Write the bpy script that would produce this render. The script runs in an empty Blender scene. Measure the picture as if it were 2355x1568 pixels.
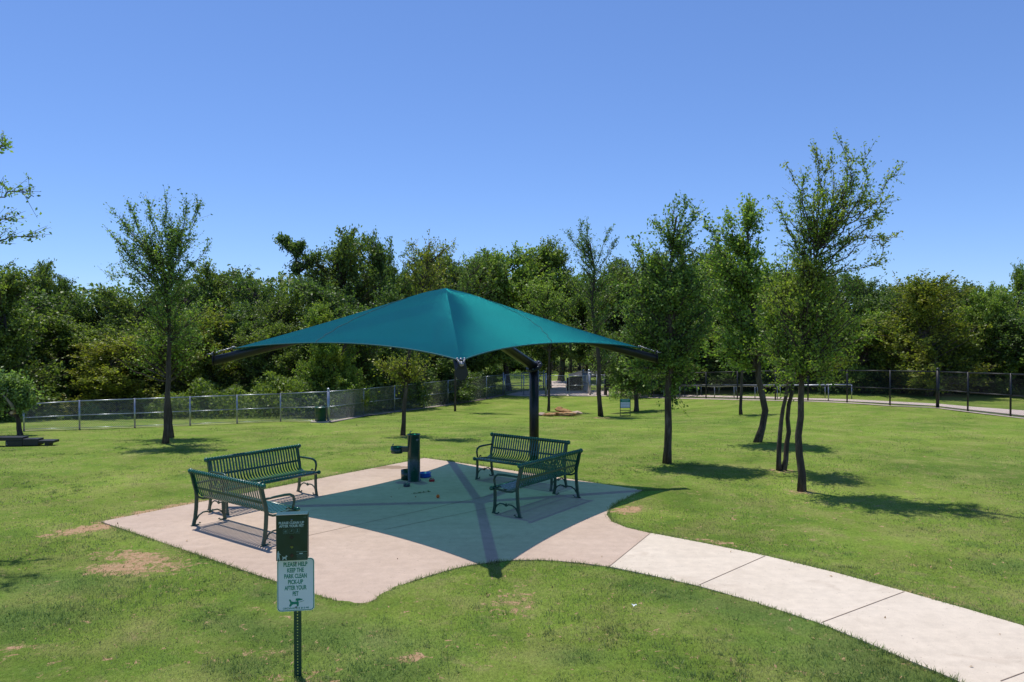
import bpy, math, random
import numpy as np
from mathutils import Vector, Matrix

PI = math.pi
R = math.radians
random.seed(7)
S = bpy.context.scene
COL = S.collection

# ------------------------------------------------------------------ survey of the place
# camera 3.1 m above the patio, looking along +Y.  px, py below are survey marks (2354 x 1568 grid)
FPX, CX, CY, HZ, CAMZ = 1714.0, 1177.0, 784.0, 759.0, 3.1
_sp = (CY - HZ) / FPX
_pitch = math.asin(_sp); _cp = math.cos(_pitch)


def ray(px, py):
    u = px - CX; v = py - CY
    return np.array([u, FPX * _cp - v * _sp, -v * _cp - FPX * _sp])


def sstep(t):
    t = np.clip(t, 0, 1)
    return t * t * (3 - 2 * t)


def G(x, y):
    """height of the terrain: the lawn falls gently away behind the patio, except on the right"""
    return -1.15 * sstep((y - 16.8) / 26.0) * (1 - 0.9 * sstep((x - 4.0) / 13.0))


def at(px, py, dz=0.0):
    d = ray(px, py)
    lo, hi = 3.0, 400.0
    f = lambda Y: CAMZ + d[2] / d[1] * Y - G(d[0] / d[1] * Y, Y)
    if f(hi) > 0:
        Y = hi
    else:
        Y0 = lo
        for k in range(400):
            Y1 = Y0 * 1.02
            if f(Y1) <= 0: break
            Y0 = Y1
        lo, hi = Y0, Y1
        for k in range(40):
            m = (lo + hi) / 2
            if f(m) > 0: lo = m
            else: hi = m
        Y = lo
    x = d[0] / d[1] * Y
    return Vector((x, Y, float(G(x, Y)) + dz))


def atY(px, py, Y):
    d = ray(px, py)
    return Vector((d[0] / d[1] * Y, Y, CAMZ + d[2] / d[1] * Y))


# ------------------------------------------------------------------ objects and tags
def tag(o, label=None, cat=None, group=None, kind=None):
    if label: o['label'] = label
    if cat: o['category'] = cat
    if group: o['group'] = group
    if kind: o['kind'] = kind
    return o


def empty(name, loc=(0, 0, 0), rz=0.0):
    o = bpy.data.objects.new(name, None)
    o.location = loc; o.rotation_euler = (0, 0, rz)
    o.empty_display_size = 0.2
    COL.objects.link(o)
    return o


def link_mesh(me, name, mat, parent=None):
    if mat: me.materials.append(mat)
    o = bpy.data.objects.new(name, me)
    COL.objects.link(o)
    if parent: o.parent = parent
    return o


class MB:
    def __init__(s):
        s.v = []; s.f = []; s.sm = []

    def add(s, vs, fs, smooth=False):
        b = len(s.v)
        s.v += [tuple(p) for p in vs]
        for f in fs:
            s.f.append([b + i for i in f]); s.sm.append(smooth)

    def box(s, c, d, rz=0.0, M=None):
        hx, hy, hz = d[0] / 2, d[1] / 2, d[2] / 2
        vs = []
        for x, y, z in ((-1, -1, -1), (1, -1, -1), (1, 1, -1), (-1, 1, -1), (-1, -1, 1), (1, -1, 1), (1, 1, 1), (-1, 1, 1)):
            p = Vector((x * hx, y * hy, z * hz))
            if M: p = M @ p
            if rz: p = Matrix.Rotation(rz, 3, 'Z') @ p
            vs.append(p + Vector(c))
        s.add(vs, [(0, 3, 2, 1), (4, 5, 6, 7), (0, 1, 5, 4), (1, 2, 6, 5), (2, 3, 7, 6), (3, 0, 4, 7)])

    def tube(s, pts, rad, n=8, cap=True, smooth=True):
        pts = [Vector(p) for p in pts]
        if not hasattr(rad, '__len__'): rad = [rad] * len(pts)
        t0 = (pts[1] - pts[0]).normalized()
        u = t0.cross(Vector((0, 0, 1)))
        if u.length < 1e-3: u = t0.cross(Vector((1, 0, 0)))
        u.normalize()
        vs = []
        for i, p in enumerate(pts):
            if i == 0: t = t0
            elif i == len(pts) - 1: t = (pts[i] - pts[i - 1]).normalized()
            else:
                t = (pts[i + 1] - pts[i - 1])
                t = t.normalized() if t.length > 1e-9 else t0
            u = (u - t * u.dot(t)).normalized()
            w = t.cross(u)
            for k in range(n):
                a = 2 * PI * k / n
                vs.append(p + (u * math.cos(a) + w * math.sin(a)) * rad[i])
        fs = []
        for i in range(len(pts) - 1):
            for k in range(n):
                a = i * n + k; b = i * n + (k + 1) % n
                fs.append((a, b, b + n, a + n))
        s.add(vs, fs, smooth)
        if cap:
            b = len(s.v) - len(vs)
            s.f.append([b + n - 1 - k for k in range(n)]); s.sm.append(False)
            e = len(s.v) - n
            s.f.append([e + k for k in range(n)]); s.sm.append(False)

    def lathe(s, prof, c=(0, 0, 0), n=24, M=None):
        vs = []
        for r, z in prof:
            for k in range(n):
                a = 2 * PI * k / n
                p = Vector((r * math.cos(a), r * math.sin(a), z))
                if M: p = M @ p
                vs.append(p + Vector(c))
        fs = []
        for i in range(len(prof) - 1):
            for k in range(n):
                a = i * n + k; b = i * n + (k + 1) % n
                fs.append((a, b, b + n, a + n))
        s.add(vs, fs, True)

    def ball(s, c, r, n=10, sq=(1, 1, 1)):
        prof = [(max(1e-4, math.sin(PI * i / n)), -math.cos(PI * i / n)) for i in range(n + 1)]
        vs = []; m = n * 2
        for q, z in prof:
            for k in range(m):
                a = 2 * PI * k / m
                vs.append((c[0] + r * q * math.cos(a) * sq[0], c[1] + r * q * math.sin(a) * sq[1], c[2] + r * z * sq[2]))
        fs = []
        for i in range(n):
            for k in range(m):
                a = i * m + k; b = i * m + (k + 1) % m
                fs.append((a, b, b + m, a + m))
        s.add(vs, fs, True)

    def prism(s, poly, y0, y1):
        """poly in the x,z plane extruded from y0 (front) to y1"""
        n = len(poly)
        vs = [(x, y0, z) for x, z in poly] + [(x, y1, z) for x, z in poly]
        fs = [tuple(range(n)), tuple(reversed(range(n, 2 * n)))]
        fs += [(i, i + n, (i + 1) % n + n, (i + 1) % n) for i in range(n)]
        s.add(vs, fs)

    def strap(s, pts, wx, th):
        """flat strap following pts (x fixed width wx)"""
        n = len(pts); vs = []
        for i, p in enumerate(pts):
            a = pts[max(0, i - 1)]; b = pts[min(n - 1, i + 1)]
            ty, tz = b[1] - a[1], b[2] - a[2]
            L = math.hypot(ty, tz) or 1
            ny, nz = -tz / L * th / 2, ty / L * th / 2
            vs += [(p[0] - wx / 2, p[1] + ny, p[2] + nz), (p[0] + wx / 2, p[1] + ny, p[2] + nz),
                   (p[0] + wx / 2, p[1] - ny, p[2] - nz), (p[0] - wx / 2, p[1] - ny, p[2] - nz)]
        fs = [(3, 2, 1, 0), (4 * n - 4, 4 * n - 3, 4 * n - 2, 4 * n - 1)]
        for i in range(n - 1):
            for k in range(4):
                a = 4 * i + k; b = 4 * i + (k + 1) % 4
                fs.append((a, b, b + 4, a + 4))
        s.add(vs, fs)

    def build(s, name, mat, parent=None, bevel=0):
        me = bpy.data.meshes.new(name)
        me.from_pydata(s.v, [], s.f)
        me.polygons.foreach_set('use_smooth', s.sm)
        me.update()
        o = link_mesh(me, name, mat, parent)
        if bevel:
            b = o.modifiers.new('bevel', 'BEVEL'); b.width = bevel; b.segments = 2; b.limit_method = 'ANGLE'
        return o


# ------------------------------------------------------------------ node helpers
class NT:
    def __init__(s, name):
        s.m = bpy.data.materials.new(name)
        s.m.use_nodes = True
        s.t = s.m.node_tree; s.t.nodes.clear()
        s.out = s.n('ShaderNodeOutputMaterial')

    def n(s, typ, **kw):
        o = s.t.nodes.new(typ)
        for k, v in kw.items():
            if k.startswith('i_'):
                o.inputs[int(k[2:])].default_value = v
            else:
                setattr(o, k, v)
        return o

    def l(s, a, b):
        s.t.links.new(a, b)

    def sock(s, v, inp):
        if isinstance(v, (int, float)): inp.default_value = v
        elif isinstance(v, (tuple, list)): inp.default_value = tuple(v) + ((1,) if len(v) == 3 and len(inp.default_value) == 4 else ())
        else: s.l(v, inp)

    def coord(s, kind='Object'):
        return s.n('ShaderNodeTexCoord').outputs[kind]

    def noise(s, vec, scale, detail=4, rough=0.55, dist=0.0, mscale=None):
        if mscale:
            mp = s.n('ShaderNodeMapping'); s.l(vec, mp.inputs[0]); mp.inputs['Scale'].default_value = mscale; vec = mp.outputs[0]
        o = s.n('ShaderNodeTexNoise'); s.l(vec, o.inputs['Vector'])
        o.inputs['Scale'].default_value = scale; o.inputs['Detail'].default_value = detail
        o.inputs['Roughness'].default_value = rough; o.inputs['Distortion'].default_value = dist
        return o.outputs[0]

    def math(s, op, a, b=0.0, c=None, clamp=False):
        o = s.n('ShaderNodeMath', operation=op, use_clamp=clamp)
        s.sock(a, o.inputs[0]); s.sock(b, o.inputs[1])
        if c is not None: s.sock(c, o.inputs[2])
        return o.outputs[0]

    def ramp(s, fac, stops, interp='LINEAR'):
        o = s.n('ShaderNodeValToRGB'); s.l(fac, o.inputs[0])
        o.color_ramp.interpolation = interp
        e = o.color_ramp.elements
        while len(e) < len(stops): e.new(0.5)
        for i, (p, c) in enumerate(stops):
            e[i].position = p
            e[i].color = (c, c, c, 1) if isinstance(c, (int, float)) else tuple(c) + (1,)
        return o.outputs[0]

    def mix(s, fac, a, b, blend='MIX'):
        o = s.n('ShaderNodeMix', data_type='RGBA', blend_type=blend)
        s.sock(fac, o.inputs[0]); s.sock(a, o.inputs[6]); s.sock(b, o.inputs[7])
        return o.outputs[2]

    def attr(s, name):
        return s.n('ShaderNodeAttribute', attribute_name=name).outputs['Fac']

    def bump(s, h, strength, dist):
        o = s.n('ShaderNodeBump'); s.l(h, o.inputs['Height'])
        o.inputs['Strength'].default_value = strength; o.inputs['Distance'].default_value = dist
        return o.outputs[0]

    def bsdf(s, col, rough=0.6, metal=0.0, normal=None, spec=0.5, **kw):
        p = s.n('ShaderNodeBsdfPrincipled')
        s.sock(col, p.inputs['Base Color']); s.sock(rough, p.inputs['Roughness'])
        p.inputs['Metallic'].default_value = metal
        p.inputs['Specular IOR Level'].default_value = spec
        if normal: s.l(normal, p.inputs['Normal'])
        for k, v in kw.items(): s.sock(v, p.inputs[k.replace('_', ' ')])
        return p.outputs[0]

    def end(s, sh):
        s.l(sh, s.out.inputs[0]); return s.m


def simple(name, col, rough=0.5, metal=0.0, var=0.15, scale=6, spec=0.5, bump=0.0, coat=0.0):
    t = NT(name); c = t.coord()
    nz = t.noise(c, scale, 5, 0.6)
    k = t.ramp(nz, [(0.3, 1 - var), (0.7, 1 + var * 0.6)])
    colr = t.mix(1.0, col, k, 'MULTIPLY')
    nrm = t.bump(t.noise(c, scale * 12, 3), bump, 0.01) if bump else None
    rr = t.ramp(nz, [(0.3, max(0, rough - 0.06)), (0.7, min(1, rough + 0.08))])
    return t.end(t.bsdf(colr, rr, metal, nrm, spec, Coat_Weight=coat))


# ------------------------------------------------------------------ materials
def leaf_mat(name, dark, mid, light, gold=None, goldamt=0.0, trans=0.42):
    t = NT(name); c = t.coord()
    rnd = t.attr('rnd')
    big = t.noise(c, 0.9, 3, 0.5)
    oi = t.n('ShaderNodeObjectInfo').outputs['Random']
    f = t.math('ADD', t.math('MULTIPLY', rnd, 0.55), t.math('MULTIPLY', big, 0.6))
    f = t.math('ADD', f, t.math('MULTIPLY', t.math('SUBTRACT', oi, 0.5), 0.12))
    col = t.ramp(f, [(0.28, dark), (0.58, mid), (0.88, light)])
    if gold:
        g = t.noise(c, 0.55, 3, 0.6, 0.3)
        gm = t.ramp(g, [(0.62 - goldamt * 0.3, 0.0), (0.74 - goldamt * 0.3, 0.85)])
        col = t.mix(gm, col, gold)
    d = t.bsdf(col, 0.45, 0, None, 0.32)
    tr = t.n('ShaderNodeBsdfTranslucent')
    t.l(t.mix(1.0, col, (1.15, 1.35, 0.55), 'MULTIPLY'), tr.inputs[0])
    m = t.n('ShaderNodeMixShader', i_0=trans)
    t.l(d, m.inputs[1]); t.l(tr.outputs[0], m.inputs[2])
    return t.end(m.outputs[0])


M = {}
M['leaf_elm'] = leaf_mat('leaf_elm', (0.078, 0.137, 0.035), (0.171, 0.266, 0.059), (0.336, 0.437, 0.094))
M['leaf_elm_gold'] = leaf_mat('leaf_elm_gold', (0.107, 0.178, 0.034), (0.214, 0.310, 0.052), (0.393, 0.464, 0.077), (0.389, 0.378, 0.052), 0.35)
M['leaf_light'] = leaf_mat('leaf_light', (0.130, 0.206, 0.042), (0.260, 0.360, 0.073), (0.460, 0.543, 0.118))
M['leaf_oak'] = leaf_mat('leaf_oak', (0.056, 0.100, 0.030), (0.125, 0.195, 0.052), (0.255, 0.335, 0.088))
M['leaf_wood'] = leaf_mat('leaf_wood', (0.072, 0.116, 0.030), (0.165, 0.222, 0.050), (0.305, 0.365, 0.080))
M['leaf_gold'] = leaf_mat('leaf_gold', (0.121, 0.161, 0.029), (0.252, 0.282, 0.044), (0.403, 0.384, 0.056), (0.350, 0.310, 0.050), 0.3)
M['leaf_pale'] = leaf_mat('leaf_pale', (0.101, 0.172, 0.044), (0.212, 0.302, 0.091), (0.384, 0.484, 0.172))


def bark_mat():
    t = NT('bark'); c = t.coord()
    a = t.noise(c, 9, 6, 0.7, 0.4, (1, 1, 0.22))
    col = t.ramp(a, [(0.3, (0.030, 0.022, 0.016)), (0.52, (0.085, 0.066, 0.050)), (0.75, (0.20, 0.165, 0.13))])
    return t.end(t.bsdf(col, 0.92, 0, t.bump(a, 0.9, 0.03), 0.2))
M['bark'] = bark_mat()
M['raw_wood'] = simple('split_wood', (0.55, 0.36, 0.2), 0.8, 0, 0.4, 20, bump=0.4)
M['dead_branch'] = simple('dead_branch', (0.30, 0.24, 0.2), 0.85, 0, 0.3, 14, bump=0.4)


def lawn_mat():
    t = NT('lawn'); c = t.coord()
    bare = t.attr('bare'); lush = t.attr('lush')
    big = t.noise(c, 0.22, 4, 0.55, 0.4)
    mid = t.noise(c, 1.1, 6, 0.68)
    fine = t.noise(c, 34, 6, 0.8, 0.2, (1.0, 0.55, 1))
    grit = t.noise(c, 140, 3, 0.7)
    g = t.ramp(big, [(0.32, (0.080, 0.156, 0.014)), (0.50, (0.132, 0.221, 0.020)), (0.66, (0.180, 0.262, 0.031))])
    g = t.mix(t.ramp(mid, [(0.46, 0.0), (0.64, 0.75)]), g, (0.216, 0.235, 0.062))
    g = t.mix(t.ramp(mid, [(0.32, 0.65), (0.46, 0.0)]), g, (0.070, 0.152, 0.019))
    g = t.mix(t.ramp(t.noise(c, 2.7, 5, 0.7, 0.5), [(0.55, 0.0), (0.70, 0.6)]), g, (0.27, 0.235, 0.10))
    g = t.mix(t.math('MULTIPLY', lush, 0.6, clamp=True), g, (0.080, 0.145, 0.032))
    g = t.mix(0.16, g, (0.215, 0.200, 0.100))
    g = t.mix(1.0, g, t.ramp(t.noise(c, 0.55, 5, 0.62, 0.6), [(0.34, 0.93), (0.66, 1.26)]), 'MULTIPLY')
    # mown stripes, faint
    sx = t.n('ShaderNodeSeparateXYZ'); t.l(c, sx.inputs[0])
    w = t.math('SINE', t.math('ADD', t.math('MULTIPLY', sx.outputs[0], 3.3), t.math('MULTIPLY', sx.outputs[1], -2.1)))
    far = t.ramp(t.math('MULTIPLY', sx.outputs[1], 0.02), [(0.34, 0.0), (0.46, 1.0)])
    g = t.mix(t.math('MULTIPLY', t.math('MULTIPLY', t.math('ADD', w, 1.0), 0.10), far), g, (0.18, 0.27, 0.04))
    f2 = t.ramp(fine, [(0.28, 0.58), (0.5, 1.0), (0.74, 1.45)])
    f3 = t.ramp(grit, [(0.3, 0.75), (0.7, 1.3)])
    g = t.mix(1.0, g, f2, 'MULTIPLY'); g = t.mix(1.0, g, f3, 'MULTIPLY')
    dn = t.noise(c, 7.5, 7, 0.78, 0.8)
    dirt = t.ramp(t.noise(c, 11, 6, 0.7), [(0.3, (0.40, 0.235, 0.125)), (0.7, (0.55, 0.37, 0.225))])
    bm = t.math('ADD', bare, t.math('MULTIPLY', t.math('SUBTRACT', dn, 0.5), 5.0))
    bm = t.ramp(bm, [(0.54, 0.0), (0.70, 1.0)])
    straw = t.ramp(t.math('ADD', bare, t.math('MULTIPLY', t.math('SUBTRACT', dn, 0.5), 3.0)), [(0.24, 0.0), (0.60, 0.75)])
    g = t.mix(straw, g, (0.25, 0.215, 0.085))
    col = t.mix(bm, g, dirt)
    h = t.math('ADD', t.math('MULTIPLY', fine, 1.0), t.math('MULTIPLY', mid, 2.0))
    return t.end(t.bsdf(col, 0.9, 0, t.bump(h, 0.8, 0.035), 0.03))
M['lawn'] = lawn_mat()


def blade_mat():
    t = NT('grass_blades'); c = t.coord()
    rnd = t.attr('rnd'); lush = t.attr('lush')
    big = t.noise(c, 0.22, 4, 0.55, 0.4); mid = t.noise(c, 1.1, 6, 0.68)
    g = t.ramp(t.math('ADD', t.math('MULTIPLY', rnd, 0.7), t.math('MULTIPLY', big, 0.35)),
               [(0.15, (0.100, 0.175, 0.022)), (0.5, (0.185, 0.255, 0.058)), (0.75, (0.275, 0.335, 0.090)), (0.90, (0.50, 0.44, 0.24))])
    g = t.mix(t.ramp(mid, [(0.46, 0.0), (0.64, 0.8)]), g, (0.336, 0.350, 0.125))
    g = t.mix(t.ramp(mid, [(0.32, 0.6), (0.46, 0.0)]), g, (0.080, 0.175, 0.027))
    g = t.mix(t.ramp(t.noise(c, 2.7, 5, 0.7, 0.5), [(0.55, 0.0), (0.70, 0.7)]), g, (0.40, 0.33, 0.15))
    g = t.mix(t.math('MULTIPLY', lush, 0.8, clamp=True), g, t.ramp(rnd, [(0.1, (0.080, 0.185, 0.030)), (0.9, (0.22, 0.36, 0.075))]))
    g = t.mix(0.16, g, (0.30, 0.275, 0.150))
    g = t.mix(1.0, g, t.ramp(t.noise(c, 0.55, 5, 0.62, 0.6), [(0.34, 0.93), (0.66, 1.26)]), 'MULTIPLY')
    d = t.bsdf(g, 0.5, 0, None, 0.3)
    tr = t.n('ShaderNodeBsdfTranslucent'); t.l(g, tr.inputs[0])
    m = t.n('ShaderNodeMixShader', i_0=0.4); t.l(d, m.inputs[1]); t.l(tr.outputs[0], m.inputs[2])
    return t.end(m.outputs[0])
M['blade'] = blade_mat()


def concrete(name, a, b, stain=None):
    t = NT(name); c = t.coord()
    n1 = t.noise(c, 0.55, 5, 0.6, 0.3); n2 = t.noise(c, 7, 6, 0.7); n3 = t.noise(c, 90, 3, 0.7)
    br = t.noise(c, 2.2, 4, 0.6, 0.2, (0.25, 3.0, 1))
    col = t.ramp(n1, [(0.3, a), (0.72, b)])
    col = t.mix(1.0, col, t.ramp(n2, [(0.25, 0.86), (0.75, 1.07)]), 'MULTIPLY')
    col = t.mix(t.ramp(t.noise(c, 1.4, 5, 0.65, 0.8), [(0.58, 0.0), (0.72, 0.35)]), col, (0.36, 0.27, 0.19))
    col = t.mix(1.0, col, t.ramp(n3, [(0.2, 0.88), (0.8, 1.1)]), 'MULTIPLY')
    col = t.mix(1.0, col, t.ramp(br, [(0.3, 0.96), (0.7, 1.04)]), 'MULTIPLY')
    sp = t.noise(c, 3.3, 2, 0.5)
    fl = t.ramp(t.noise(c, 26, 2, 0.4), [(0.715, 0.0), (0.735, 0.5)])
    col = t.mix(fl, col, (0.22, 0.16, 0.12))
    if stain:
        sx = t.n('ShaderNodeMapping'); t.l(c, sx.inputs[0])
        sx.inputs['Location'].default_value = (-stain[0], -stain[1], 0)
        rr = t.n('ShaderNodeMapping'); t.l(sx.outputs[0], rr.inputs[0])
        rr.inputs['Rotation'].default_value = (0, 0, stain[4]); rr.inputs['Scale'].default_value = (1 / stain[2], 1 / stain[3], 1)
        ln = t.n('ShaderNodeVectorMath', operation='LENGTH'); t.l(rr.outputs[0], ln.inputs[0])
        dd = t.math('ADD', ln.outputs['Value'], t.math('MULTIPLY', t.math('SUBTRACT', t.noise(c, 4.5, 4, 0.6), 0.5), 1.6))
        col = t.mix(t.ramp(dd, [(0.8, 0.85), (0.9, 0.0)]), col, (0.27, 0.185, 0.115))
    return t.end(t.bsdf(col, 0.85, 0, t.bump(n3, 0.35, 0.004), 0.25))
st = at(885, 1077)
M['slab'] = concrete('patio_concrete', (0.480, 0.360, 0.270), (0.575, 0.445, 0.345), (st.x, st.y, 0.75, 0.24, R(-20)))
M['path'] = concrete('path_concrete', (0.625, 0.530, 0.410), (0.700, 0.605, 0.480))
M['joint'] = simple('joint_gap', (0.24, 0.17, 0.12), 0.95, 0, 0.3, 20)
M['kerb'] = concrete('kerb_concrete', (0.42, 0.35, 0.29), (0.55, 0.46, 0.38))
M['plaza'] = concrete('plaza_concrete', (0.55, 0.44, 0.38), (0.62, 0.52, 0.45))
M['green_metal'] = simple('green_bench_coating', (0.004, 0.095, 0.052), 0.27, 0, 0.2, 5, coat=0.35)
M['green_frame'] = simple('dark_green_casting', (0.008, 0.058, 0.036), 0.38, 0, 0.25, 8, coat=0.2)
M['black_metal'] = simple('black_powder_coat', (0.009, 0.010, 0.013), 0.36, 0, 0.3, 5, spec=0.4)
M['black_fence'] = simple('black_fence_coat', (0.010, 0.011, 0.013), 0.45, 0, 0.3, 5)
M['galv'] = simple('galvanised_pipe', (0.40, 0.42, 0.44), 0.36, 0.85, 0.2, 7)
M['galv_wire'] = simple('galvanised_wire', (0.36, 0.38, 0.39), 0.5, 0.4, 0.15, 3)
M['steel'] = simple('zinc_hardware', (0.26, 0.27, 0.29), 0.42, 1.0, 0.15, 40)
M['ftn'] = simple('fountain_enamel', (0.008, 0.044, 0.026), 0.30, 0, 0.2, 7, coat=0.3)
M['basin'] = simple('green_basin', (0.01, 0.17, 0.12), 0.22, 0.3, 0.15, 9)
M['box_green'] = simple('dispenser_green', (0.013, 0.038, 0.020), 0.42, 0, 0.2, 9)
M['sign_white'] = simple('sign_sheet', (0.76, 0.80, 0.84), 0.4, 0, 0.05, 4)
M['sign_green'] = simple('sign_green', (0.004, 0.23, 0.145), 0.5, 0, 0.1, 10)
M['print'] = simple('light_print', (0.42, 0.52, 0.50), 0.6, 0, 0.1, 20)
M['print_dim'] = simple('worn_print', (0.13, 0.22, 0.19), 0.6, 0, 0.3, 60)
M['window'] = simple('window_dark', (0.018, 0.010, 0.008), 0.5, 0, 0.3, 60)
M['bag'] = simple('waste_bag_roll', (0.14, 0.17, 0.02), 0.5, 0, 0.4, 60)
M['brown_bit'] = simple('brown_roll', (0.07, 0.03, 0.015), 0.6, 0, 0.4, 60)
M['blue'] = simple('blue_plastic', (0.010, 0.085, 0.50), 0.3, 0, 0.1, 8)
M['red'] = simple('red_plastic', (0.40, 0.02, 0.03), 0.35, 0, 0.3, 20)
M['orange'] = simple('orange_rubber', (0.62, 0.14, 0.015), 0.6, 0, 0.3, 40)
M['grey_bowl'] = simple('grey_bowl', (0.05, 0.075, 0.10), 0.4, 0, 0.2, 20)
M['black_plastic'] = simple('black_plastic', (0.014, 0.015, 0.018), 0.45, 0, 0.3, 6)
M['brown_sign'] = simple('brown_board', (0.07, 0.028, 0.018), 0.6, 0, 0.2, 6)
M['tan_print'] = simple('tan_print', (0.42, 0.24, 0.15), 0.6, 0, 0.2, 20)
M['barrel'] = simple('barrel_green', (0.004, 0.058, 0.036), 0.35, 0, 0.2, 5, coat=0.2)
M['timber'] = simple('brown_timber', (0.060, 0.030, 0.022), 0.85, 0, 0.4, 6, bump=0.5)


def rock_mat():
    t = NT('golden_stone'); c = t.coord()
    a = t.noise(c, 4, 7, 0.7, 0.5); b = t.noise(c, 22, 5, 0.7)
    col = t.ramp(a, [(0.28, (0.16, 0.075, 0.028)), (0.5, (0.42, 0.235, 0.095)), (0.72, (0.58, 0.40, 0.22))])
    return t.end(t.bsdf(col, 0.9, 0, t.bump(t.math('ADD', a, t.math('MULTIPLY', b, 0.4)), 1.0, 0.05), 0.2))
M['rock'] = rock_mat()
M['rock_pale'] = simple('pale_stone', (0.46, 0.33, 0.25), 0.9, 0, 0.35, 6, bump=0.6)


def fabric_mat():
    t = NT('teal_shade_cloth')
    uv = t.n('ShaderNodeUVMap', uv_map='UVMap').outputs[0]; c = t.coord()
    knit = t.noise(uv, 1.0, 3, 0.7, 0, (38, 240, 1))
    grain = t.noise(c, 130, 3, 0.75)
    cloud = t.noise(c, 0.9, 4, 0.6)
    k = t.math('MULTIPLY', t.ramp(knit, [(0.3, 0.78), (0.7, 1.2)]), t.ramp(grain, [(0.28, 0.66), (0.72, 1.38)]))
    k = t.math('MULTIPLY', k, t.ramp(cloud, [(0.3, 0.94), (0.7, 1.06)]))
    col = t.mix(1.0, (0.001, 0.100, 0.155), k, 'MULTIPLY')
    nrm = t.bump(t.math('ADD', grain, t.math('MULTIPLY', knit, 0.6)), 0.9, 0.012)
    tg = t.n('ShaderNodeTangent', direction_type='UV_MAP', uv_map='UVMap')
    p = t.n('ShaderNodeBsdfPrincipled')
    t.l(col, p.inputs['Base Color']); p.inputs['Roughness'].default_value = 0.7
    p.inputs['Specular IOR Level'].default_value = 0.04
    t.l(nrm, p.inputs['Normal'])
    gl = t.n('ShaderNodeBsdfAnisotropic'); gl.inputs['Color'].default_value = (0.05, 0.70, 0.66, 1)
    gl.inputs['Roughness'].default_value = 0.6; gl.inputs['Anisotropy'].default_value = 0.98
    t.l(t.attr('roll'), gl.inputs['Rotation'])
    t.l(t.bump(t.math('ADD', grain, knit), 0.25, 0.004), gl.inputs['Normal']); t.l(tg.outputs[0], gl.inputs['Tangent'])
    m0 = t.n('ShaderNodeMixShader'); t.l(t.math('MULTIPLY', t.math('MULTIPLY', t.ramp(t.noise(c, 48, 3, 0.8), [(0.35, 0.25), (0.62, 1.0), (0.72, 2.6)]), t.ramp(knit, [(0.3, 0.6), (0.7, 1.3)])), 0.062), m0.inputs[0]); t.l(p.outputs[0], m0.inputs[1]); t.l(gl.outputs[0], m0.inputs[2])
    tr = t.n('ShaderNodeBsdfTranslucent'); tr.inputs[0].default_value = (0.010, 0.32, 0.23, 1)
    tp = t.n('ShaderNodeBsdfTransparent'); tp.inputs[0].default_value = (0.20, 0.95, 0.66, 1)
    m1 = t.n('ShaderNodeMixShader', i_0=0.22); t.l(m0.outputs[0], m1.inputs[1]); t.l(tr.outputs[0], m1.inputs[2])
    m2 = t.n('ShaderNodeMixShader', i_0=0.11); t.l(m1.outputs[0], m2.inputs[1]); t.l(tp.outputs[0], m2.inputs[2])
    return t.end(m2.outputs[0])
M['fabric'] = fabric_mat()
M['seam'] = simple('seam_thread', (0.001, 0.035, 0.045), 0.7, 0, 0.2, 20)
M['dry_leaf'] = simple('dry_leaf', (0.34, 0.22, 0.10), 0.8, 0, 0.4, 3)
M['hem'] = simple('teal_hem', (0.003, 0.09, 0.09), 0.6, 0, 0.2, 20)

# ------------------------------------------------------------------ camera, sun, sky
cam = bpy.data.cameras.new('camera'); camo = bpy.data.objects.new('camera', cam); COL.objects.link(camo)
camo.location = (0, 0, CAMZ); camo.rotation_euler = (PI / 2 - _pitch, 0, 0)
cam.sensor_width = 36.0; cam.lens = 36.0 * FPX / 2354.0; cam.clip_end = 5000; cam.clip_start = 0.1
S.camera = camo

SHX, SHY = 0.19, -0.28                                  # shadow offset per metre of height
sd = Vector((-SHX, -SHY, 1.0)).normalized()
sun = bpy.data.lights.new('sun', 'SUN'); suno = bpy.data.objects.new('sun', sun); COL.objects.link(suno)
sun.energy = 4.3; sun.angle = R(0.55); sun.color = (1.0, 0.955, 0.89)
suno.rotation_euler = sd.to_track_quat('Z', 'Y').to_euler(); suno.location = (-10, 20, 30)

W = bpy.data.worlds.new('World'); S.world = W; W.use_nodes = True
wt = W.node_tree; wt.nodes.clear()
sky = wt.nodes.new('ShaderNodeTexSky'); sky.sky_type = 'NISHITA'; sky.sun_disc = False
sky.sun_elevation = math.asin(sd.z); sky.sun_rotation = math.atan2(sd.x, sd.y)
sky.air_density = 1.0; sky.dust_density = 0.0; sky.ozone_density = 3.5; sky.altitude = 1500
hs = wt.nodes.new('ShaderNodeHueSaturation'); hs.inputs['Saturation'].default_value = 1.0; hs.inputs['Hue'].default_value = 0.5
bg = wt.nodes.new('ShaderNodeBackground'); bg.inputs[1].default_value = 0.13
wo = wt.nodes.new('ShaderNodeOutputWorld')
mx = wt.nodes.new('ShaderNodeMix'); mx.data_type = 'RGBA'; mx.blend_type = 'MULTIPLY'; mx.inputs[0].default_value = 1.0
mx.inputs[7].default_value = (0.93, 1.19, 1.70, 1)
gm = wt.nodes.new('ShaderNodeGamma'); gm.inputs[1].default_value = 0.8
wt.links.new(sky.outputs[0], hs.inputs['Color']); wt.links.new(hs.outputs[0], gm.inputs[0]); wt.links.new(gm.outputs[0], mx.inputs[6]); wt.links.new(mx.outputs[2], bg.inputs[0]); wt.links.new(bg.outputs[0], wo.inputs[0])
S.view_settings.view_transform = 'Standard'; S.view_settings.look = 'None'
S.view_settings.exposure = 0.0; S.view_settings.gamma = 1.0
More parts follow.
